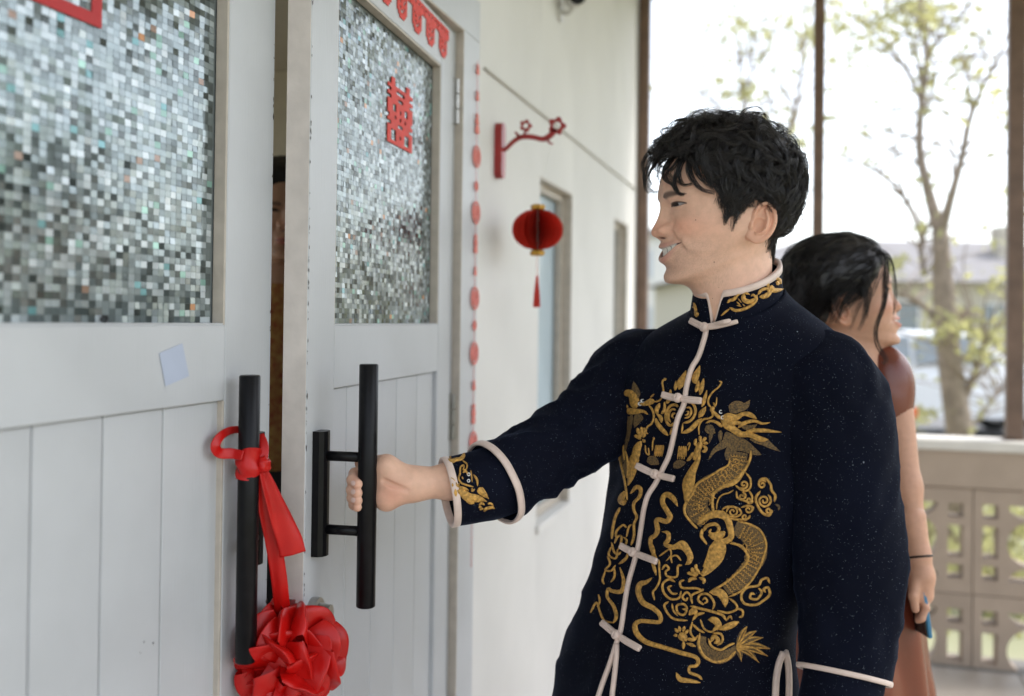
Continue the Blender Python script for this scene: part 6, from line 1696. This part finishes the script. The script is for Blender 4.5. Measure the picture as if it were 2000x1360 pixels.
# wraps around the bar
bc = np.array([HB1[0], HB1[1]])
rg = []
nr = 14
for i_ in range(nr + 1):
    f = i_ / nr; z_ = atd(486, 932 - 56 * f, ZB1)[2]
    rg.append([(bc[0] + (.0158 + .0016 * math.sin(f * 9 + 2 * q) + .0014 * math.sin(3 * q + f * 14)) * math.cos(q), bc[1] + (.0158 + .0016 * math.sin(f * 9 + 2 * q)) * math.sin(q), z_ + .004 * math.sin(q + 1.0) + .003 * math.sin(2 * q + 4 * f)) for q in np.linspace(0, 2 * math.pi, 40, endpoint=False)])
V_, F_ = loftg(rg); mobj('ribbon_wrap', V_, F_, M_satr, ros, smooth=True)
kp_ = atd(514, 908, ZB1 + .002); v_, f_ = sdf_mesh(lambda X, Y, Z: s_ell(X, Y, Z, kp_, (.010, .010, .012)), kp_ - .02, kp_ + .02, .0015)
nzz = vnoise(v_, 160, 3.0); v_ = v_ + (v_ - kp_) * (.25 * nzz)[:, None]; mobj('ribbon_knot', v_, f_, M_satr, ros, smooth=True)
ribbon([(500, 862, ZB1 + .020), (478, 842, ZB1 + .022), (452, 841, ZB1 + .014), (431, 853, ZB1 + .006), (421, 872, ZB1 + .0), (430, 885, ZB1 - .006), (452, 886, ZB1 - .012), (474, 890, ZB1 - .017)], [.010, .010, .011, .013, .014, .014, .013], 'ribbon_loop', twist=[0, 10, 20, 25, 15, 5, 0])
ribbon([(508, 848, ZB1 + .016), (516, 872, ZB1 + .008), (514, 900, ZB1 + .002)], [.010, .012, .012], 'ribbon_loop')
ribbon([(511, 912, ZB1 + .001), (528, 958, ZB1 + .008), (548, 1010, ZB1 + .018), (566, 1056, ZB1 + .024), (572, 1084, ZB1 + .026)], [.010, .022, .030, .034, .036], 'ribbon_tail', twist=[10, 25, 15, 5, 0], wave=.0016)
ribbon([(508, 920, ZB1 + .002), (518, 990, ZB1 + .012), (534, 1060, ZB1 + .03), (545, 1130, ZB1 + .045), (552, 1200, ZB1 + .06)], [.010, .020, .022, .022, .022], 'ribbon_tail', twist=[0, 15, 10, 0, -5], wave=.0012)
# ================================================================== GARDEN AND STREET
M_bark = mat('grey brown bark', (.30, .245, .20), .9, var=.25, vscale=18, bump=.6, bscale=60)
def leafmat(name, col):
    mt = mat(name, col, .6, var=.3, vscale=5, spec=.2); nt = mt.node_tree; b = nt.nodes['Principled BSDF']; out = nt.nodes['Material Output']
    tr = nt.nodes.new('ShaderNodeBsdfTranslucent'); tr.inputs[0].default_value = (min(1, col[0] * 1.6), min(1, col[1] * 1.6), col[2] * 1.2, 1); mx = nt.nodes.new('ShaderNodeMixShader'); mx.inputs[0].default_value = .45
    nt.links.new(b.outputs[0], mx.inputs[1]); nt.links.new(tr.outputs[0], mx.inputs[2]); nt.links.new(mx.outputs[0], out.inputs['Surface']); return mt
M_leaf = leafmat('young leaf', (.36, .35, .20))
M_leafd = leafmat('green leaf', (.17, .21, .09))
def leafquads(C_, rng_, smin_, smax_):
    n = len(C_); d = rng_.normal(size=(n, 3)); d /= np.linalg.norm(d, axis=1, keepdims=True); e = rng_.normal(size=(n, 3)); e -= d * (d * e).sum(1, keepdims=True); e /= np.linalg.norm(e, axis=1, keepdims=True); f = np.cross(d, e)
    L = rng_.uniform(smin_, smax_, n)[:, None]; W_ = L * .42
    V_ = np.stack([C_ - d * L * .5, C_ + e * W_ * .5 + f * L * .06, C_ + d * L * .5, C_ - e * W_ * .5 + f * L * .06], 1).reshape(-1, 3)
    return V_, np.arange(n * 4).reshape(n, 4)
def tree(name, label, limbs, base_d, nleaf, leafsize, seed, twigs=60, mt=None, leaf_pts=None, group=None):
    """limbs: list of lists of (px, py, extra depth, radius)"""
    rng_ = np.random.default_rng(seed)
    b = limbs[0][0]; p0 = atd(b[0], b[1], base_d); root = empty(name, (p0[0], p0[1], GZ), label, 'tree', group)
    mb = MB(); ends = []
    for li, L in enumerate(limbs):
        S = catmull([list(atd(a, c, base_d + d)) + [r] for a, c, d, r in L], 5)
        if li == 0:
            g = S[0].copy(); g[2] = GZ - .05; g[3] *= 1.25; S = np.vstack([g, S])
        mb.add(*tubeg(S[:, :3], S[:, 3], 9)); ends.append(S)
    mb.build('trunk', M_bark, root, smooth=True)
    tw = MB(); tips = []
    for _ in range(twigs):
        S = ends[rng_.integers(1, len(ends))] if len(ends) > 1 else ends[0]
        i_ = rng_.integers(max(1, len(S) // 4), len(S)); p = S[i_, :3]; d = rng_.normal(size=3); d[2] = abs(d[2]) * .8 + .1; d /= np.linalg.norm(d); L = rng_.uniform(.35, 1.1)
        q = [p, p + d * L * .5 + rng_.normal(size=3) * .05, p + d * L + rng_.normal(size=3) * .12 - np.array([0, 0, .08])]
        r_ = min(.012, S[i_, 3] * .5); tw.add(*tubeg(catmull(q, 4), np.linspace(r_, .002, 9), 5)); tips.append(q)
    tw.build('branch', M_bark, root, smooth=True)
    C_ = []
    for _ in range(nleaf):
        q = tips[rng_.integers(len(tips))]; f = rng_.uniform(.35, 1.05); p = q[0] + (q[2] - q[0]) * f; C_.append(p + rng_.normal(size=3) * .055)
    if leaf_pts:
        for a, c_, n, sp, dd in leaf_pts:
            for _ in range(n): C_.append(atd(a + rng_.normal() * sp, c_ + rng_.normal() * sp * .6, base_d + dd + rng_.normal() * .25))
    V_, F_ = leafquads(np.array(C_), rng_, leafsize * .7, leafsize * 1.3)
    o = mobj('crown', V_, F_, mt or M_leaf, root); tag(o, kind='stuff'); return root
TD = 6.4
tree('garden_tree', 'slender forked tree with sparse young leaves beyond the parapet', [
    [(1875, 850, 0, .085), (1862, 760, 0, .078), (1852, 680, 0, .074), (1845, 600, 0, .072), (1840, 520, 0, .058), (1836, 450, 0, .052)],
    [(1836, 455, 0, .045), (1812, 370, .05, .034), (1796, 290, .1, .028), (1800, 200, .1, .022), (1812, 110, .15, .018), (1800, 30, .2, .014), (1790, -60, .25, .008)],
    [(1837, 455, 0, .040), (1856, 390, -.1, .028), (1878, 310, -.15, .022), (1898, 220, -.2, .018), (1935, 140, -.3, .012), (1970, 60, -.3, .006)],
    [(1838, 640, 0, .030), (1805, 600, .1, .022), (1770, 580, .15, .014), (1740, 575, .2, .007)], [(1800, 470, 0, .014), (1780, 410, .1, .018), (1740, 355, .2, .015), (1680, 320, .3, .010), (1620, 300, .4, .005)], [(1820, 430, 0, .014), (1800, 470, .1, .018), (1803, 540, .1, .012)],
    [(1878, 790, 0, .028), (1900, 740, -.05, .024), (1920, 690, -.1, .018), (1940, 640, -.1, .010)], [(1800, 200, .1, .016), (1760, 120, .2, .012), (1700, 60, .3, .008), (1640, 20, .3, .004)], [(1812, 110, .1, .014), (1850, 60, 0, .010), (1900, 10, -.1, .006)], [(1898, 220, -.2, .012), (1890, 160, -.2, .008), (1870, 100, -.1, .005)], [(1900, 830, .1, .010), (1940, 780, .2, .012), (1970, 740, .2, .008)]], TD, 460, .080, 21, twigs=170,
     leaf_pts=[(1800, 30, 160, 40, 0), (1700, 40, 110, 45, .1), (1850, 130, 70, 60, 0), (1860, 640, 90, 30, -.2), (1940, 660, 60, 30, -.2), (1740, 520, 40, 20, .1), (1640, 110, 40, 40, .2), (1620, 250, 30, 30, .3), (1930, 200, 50, 40, -.2), (1990, 560, 60, 25, 0), (1995, 400, 40, 30, 0), (1780, 810, 60, 22, .1), (1905, 700, 30, 14, -.3)])
tree('garden_tree', 'pale far tree with thin leafy branches behind the middle post', [
    [(1480, 850, 0, .09), (1478, 700, 0, .08), (1484, 560, 0, .06), (1490, 430, 0, .05)], [(1490, 430, 0, .04), (1470, 300, .2, .03), (1450, 180, .2, .02), (1440, 60, .3, .01), (1430, -60, .3, .006)], [(1490, 430, 0, .04), (1530, 300, 0, .028), (1560, 180, -.2, .02), (1570, 60, -.2, .01)], [(1470, 300, .1, .02), (1400, 210, .2, .012), (1360, 170, .3, .006)], [(1450, 180, .2, .016), (1500, 90, .2, .01), (1530, 10, .2, .006)]], 9.0, 160, .10, 5, twigs=90,
     leaf_pts=[(1450, 180, 70, 35, 0), (1520, 60, 90, 50, 0), (1420, 30, 50, 35, 0), (1540, 250, 40, 30, 0), (1600, 60, 60, 40, 0)])
# trees beside the porch, outside the frame on the right: they show in the mosaic glass as reflections
for (x, y, h, lab, sd) in ((6.2, 6.0, 3.4, 'bushy green tree on the lawn beside the porch', 31), (7.5, 2.5, 3.0, 'round leafy tree across from the double door', 32)):
    rng_ = np.random.default_rng(sd); rt_ = empty('garden_tree', (x, y, GZ), lab, 'tree')
    mb = MB(); mb.add(*tubeg([(x, y, GZ - .05), (x + .05, y, h * .3), (x, y + .05, h * .6), (x, y, h * .9)], [.13, .10, .07, .03], 9)); mb.build('trunk', M_bark, rt_, smooth=True)
    C_ = rng_.normal(size=(2600, 3)); C_ /= np.linalg.norm(C_, axis=1, keepdims=True); C_ *= (rng_.uniform(.35, 1, (2600, 1)) ** .5) * np.array([1.3, 1.3, 1.1]); C_ = C_ + np.round(C_ * 1.6) * .12 + np.array([x, y, h * .68])
    V_, F_ = leafquads(C_, rng_, .10, .2); tag(mobj('crown', V_, F_, M_leafd, rt_), kind='stuff')
# low shrubs on the lawn
for k, (a, c_, dd, sz, lab) in enumerate(((1815, 830, 7.2, .45, 'low leafy shrub at the foot of the forked tree'), (1700, 860, 8.0, .6, 'rounded green shrub left of the forked tree'), (1960, 870, 6.6, .5, 'pale green shrub beside the wide post'), (1400, 870, 8.4, .7, 'broad shrub on the lawn behind the slim posts'), (1930, 985, 5.5, .35, 'small dark leafed plant just behind the pierced blocks'))):
    p = atd(a, c_, dd); rng_ = np.random.default_rng(40 + k); r_ = empty('shrub', (p[0], p[1], GZ), lab, 'shrub', None); base = np.array([p[0], p[1], GZ])
    mb = MB(); C_ = []
    for q in range(14):
        d = rng_.normal(size=3); d[2] = abs(d[2]) + .7; d /= np.linalg.norm(d); L = sz * rng_.uniform(.7, 1.3); P = catmull([base, base + d * L * .5 + np.array([0, 0, .05]), base + d * L], 4); mb.add(*tubeg(P, np.linspace(.008, .002, len(P)), 5))
        for _ in range(26): C_.append(P[rng_.integers(3, len(P))] + rng_.normal(size=3) * .06)
    mb.build('stems', M_bark, r_); V_, F_ = leafquads(np.array(C_), rng_, .06, .12); tag(mobj('leaves', V_, F_, M_leafd if k % 2 else M_leaf, r_), kind='stuff')
# grass tufts near the parapet
rng_ = np.random.default_rng(77); C_ = []
for _ in range(7000):
    p = np.array(gnd(rng_.uniform(-2.5, 5), rng_.uniform(5.0, 10.8))); C_.append(p)
C_ = np.array(C_); H_ = rng_.uniform(.04, .12, len(C_)); dx = rng_.normal(size=(len(C_), 2)) * .03; w_ = rng_.normal(size=(len(C_), 2)) * .006
V_ = np.stack([C_ + np.column_stack([w_, 0 * H_]), C_ - np.column_stack([w_, 0 * H_]), C_ + np.column_stack([dx, H_])], 1).reshape(-1, 3)
g_ = mobj('grass', V_, np.arange(len(V_)).reshape(-1, 3), M_leaf); tag(g_, 'short pale grass on the lawn beyond the parapet', 'grass', kind='stuff')
# orange paper lantern hung low on the tree
LT = atd(1778, 806, 6.3); lo_ = empty('round_lantern', tuple(LT - np.array([0, 0, .045])), 'round orange lantern hanging low beside the forked tree', 'lantern')
M_or = mat('orange paper', (.75, .16, .05), .6); mb = MB(); rg = []
for t in np.linspace(-1, 1, 22): rg.append([LT + np.array([math.cos(q) * .046 * (1 - abs(t) ** 2.4) ** .5 * (1 + .03 * math.cos(t * 30)) + 0, math.sin(q) * .046 * (1 - abs(t) ** 2.4) ** .5, t * .045]) for q in np.linspace(0, 2 * math.pi, 24, endpoint=False)])
mb.add(*loftg(rg, True, True)); mb.build('shade', M_or, lo_, smooth=True)
stk = LT + np.array([.0, .06, 0]); MB().add(*tubeg(catmull([(stk[0], stk[1], GZ), (stk[0], stk[1], LT[2] + .06), tuple(LT + np.array([0, .03, .085])), tuple(LT + np.array([0, 0, .047]))], 5), .004, 6)).build('stake', M_bark, lo_)
# white car on the road
CD = 13.6
cl = np.array([rt2[0], rt2[1], 0]); cf2 = np.array([fwd2[0], fwd2[1], 0]); cc = np.array(gnd(6.0, CD + .8, GZ + .004))
car = empty('parked_car', tuple(cc), 'white hatchback car parked on the road behind the forked tree', 'car')
M_car = mat('white car paint', (.72, .73, .74), .25, coat=.6); M_glass = mat('car glass', (.22, .25, .27), .08, spec=.6); M_tyre = mat('tyre', (.02, .02, .02), .8); M_rim = mat('wheel rim', (.4, .4, .42), .3, metal=.8); M_lamp = mat('head lamp glass', (.6, .62, .65), .1)
prof = [(-2.05, .32), (-2.1, .62), (-2.02, .92), (-1.75, 1.02), (-1.35, 1.38), (-.7, 1.50), (.35, 1.48), (1.0, 1.06), (1.75, .95), (2.05, .78), (2.1, .40), (2.0, .30)]
def cpt(u, h, s): return cc + cl * u + np.array([0, 0, h]) + cf2 * s
rg = []
for s in (-.84, -.80, -.55, .0, .55, .80, .84):
    k = 1 if abs(s) < .7 else (.97 if abs(s) < .82 else .90)
    rg.append([cpt(u * (.985 if abs(s) > .7 else 1), .30 + (h - .30) * (k if h > .95 else 1), s * (1 if h < 1.05 else .86)) for u, h in prof])
V_, F_ = loftg(rg, True, True); MB().add(V_, F_).build('body', M_car, car, smooth=False)
for nm, pts in (('window', [(-1.28, 1.04), (-1.05, 1.36), (-.55, 1.42), (-.55, 1.04)]), ('window', [(-.47, 1.04), (-.47, 1.42), (.22, 1.41), (.72, 1.06)])):
    for s in (-1, 1):
        A_ = [cpt(u, h, s * (.842 - .10 * (h - 1.0) / .4)) for u, h in pts]; B_ = [p - cf2 * s * .02 for p in A_]
        MB().add(A_ + B_, [(0, 1, 2, 3), (7, 6, 5, 4), (0, 4, 5, 1), (1, 5, 6, 2), (2, 6, 7, 3), (3, 7, 4, 0)]).build(nm, M_glass, car)
for u in (-1.35, 1.35):
    for s in (-.80, .80):
        w = MB().add(*tubeg([cpt(u, .31, s - .09), cpt(u, .31, s + .09)], .31, 24)).build('wheel', M_tyre, car); MB().add(*tubeg([cpt(u, .31, s - .105), cpt(u, .31, s + .105)], .19, 20)).build('rim', M_rim, w)
for s in (-.6, .6): MB().add(*tubeg([cpt(2.0, .72, s), cpt(2.09, .70, s)], [.12, .10], 14)).build('headlight', M_lamp, car)
# house across the road
HD = 27.0
hc0 = np.array(gnd(12.0, HD, GZ)); hs = empty('house', tuple(hc0), 'cream bungalow with grey hipped roof across the road', 'house')
M_hw = mat('cream house wall', (.50, .46, .38), .85, var=.08); M_rf = mat('grey roof tile', (.22, .21, .21), .8, var=.15, vscale=3); M_ww = mat('white window frame', (.65, .65, .65), .5)
def hpnt(u, d, z): return hc0 + cl * u + cf2 * d + np.array([0, 0, z])
def hbox(u0, u1, d0, d1, z0, z1, name, mt, par):
    V_ = [hpnt(u, d, z) for u in (u0, u1) for d in (d0, d1) for z in (z0, z1)]; return mobj(name, V_, [(0, 1, 3, 2), (4, 6, 7, 5), (0, 4, 5, 1), (2, 3, 7, 6), (0, 2, 6, 4), (1, 5, 7, 3)], mt, par)
hbox(-7, 7, 0, 8, 0, 2.75, 'wall', M_hw, hs)
V_ = [hpnt(-7.5, -.5, 2.75), hpnt(7.5, -.5, 2.75), hpnt(7.5, 8.5, 2.75), hpnt(-7.5, 8.5, 2.75), hpnt(-3, 4, 4.2), hpnt(3, 4, 4.2)]
rfo = mobj('roof', V_, [(0, 1, 5, 4), (1, 2, 5), (2, 3, 4, 5), (3, 0, 4), (3, 2, 1, 0)], M_rf, hs)
hbox(2.2, 2.8, 2, 2.6, 3.2, 4.5, 'chimney', M_hw, rfo)
for u0, u1, z0, z1 in ((-5.2, -4.0, 1.2, 2.2), (-2.2, -1.0, 1.2, 2.2), (.8, 1.4, 1.6, 2.15), (3.2, 4.6, 1.2, 2.2)):
    w = hbox(u0, u1, -.03, .02, z0, z1, 'window', M_glass, hs)
    for a, b, c_, d in ((u0 - .06, u0, z0 - .06, z1 + .06), (u1, u1 + .06, z0 - .06, z1 + .06), (u0, u1, z1, z1 + .06), (u0, u1, z0 - .06, z0), ((u0 + u1) / 2 - .03, (u0 + u1) / 2 + .03, z0, z1)): hbox(a, b, -.06, -.031, c_, d, 'frame', M_ww, w)
hbox(-.4, .5, -.04, .02, .0, 2.05, 'door', M_post, hs)
# pale block of flats far left
hc1 = np.array(gnd(4.0, 42.0, GZ)); fl = empty('apartment_block', tuple(hc1), 'pale two storey block far behind the slim posts', 'building')
hc0 = hc1
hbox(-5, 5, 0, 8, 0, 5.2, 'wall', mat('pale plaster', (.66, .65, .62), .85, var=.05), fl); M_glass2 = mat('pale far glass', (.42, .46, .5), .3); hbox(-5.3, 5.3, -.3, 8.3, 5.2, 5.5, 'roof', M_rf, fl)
for u in (-4, -1.6, .8, 3.2):
    for z in (1.0, 3.4): hbox(u, u + 1.1, -.04, .02, z, z + 1.2, 'window', M_glass2, fl)
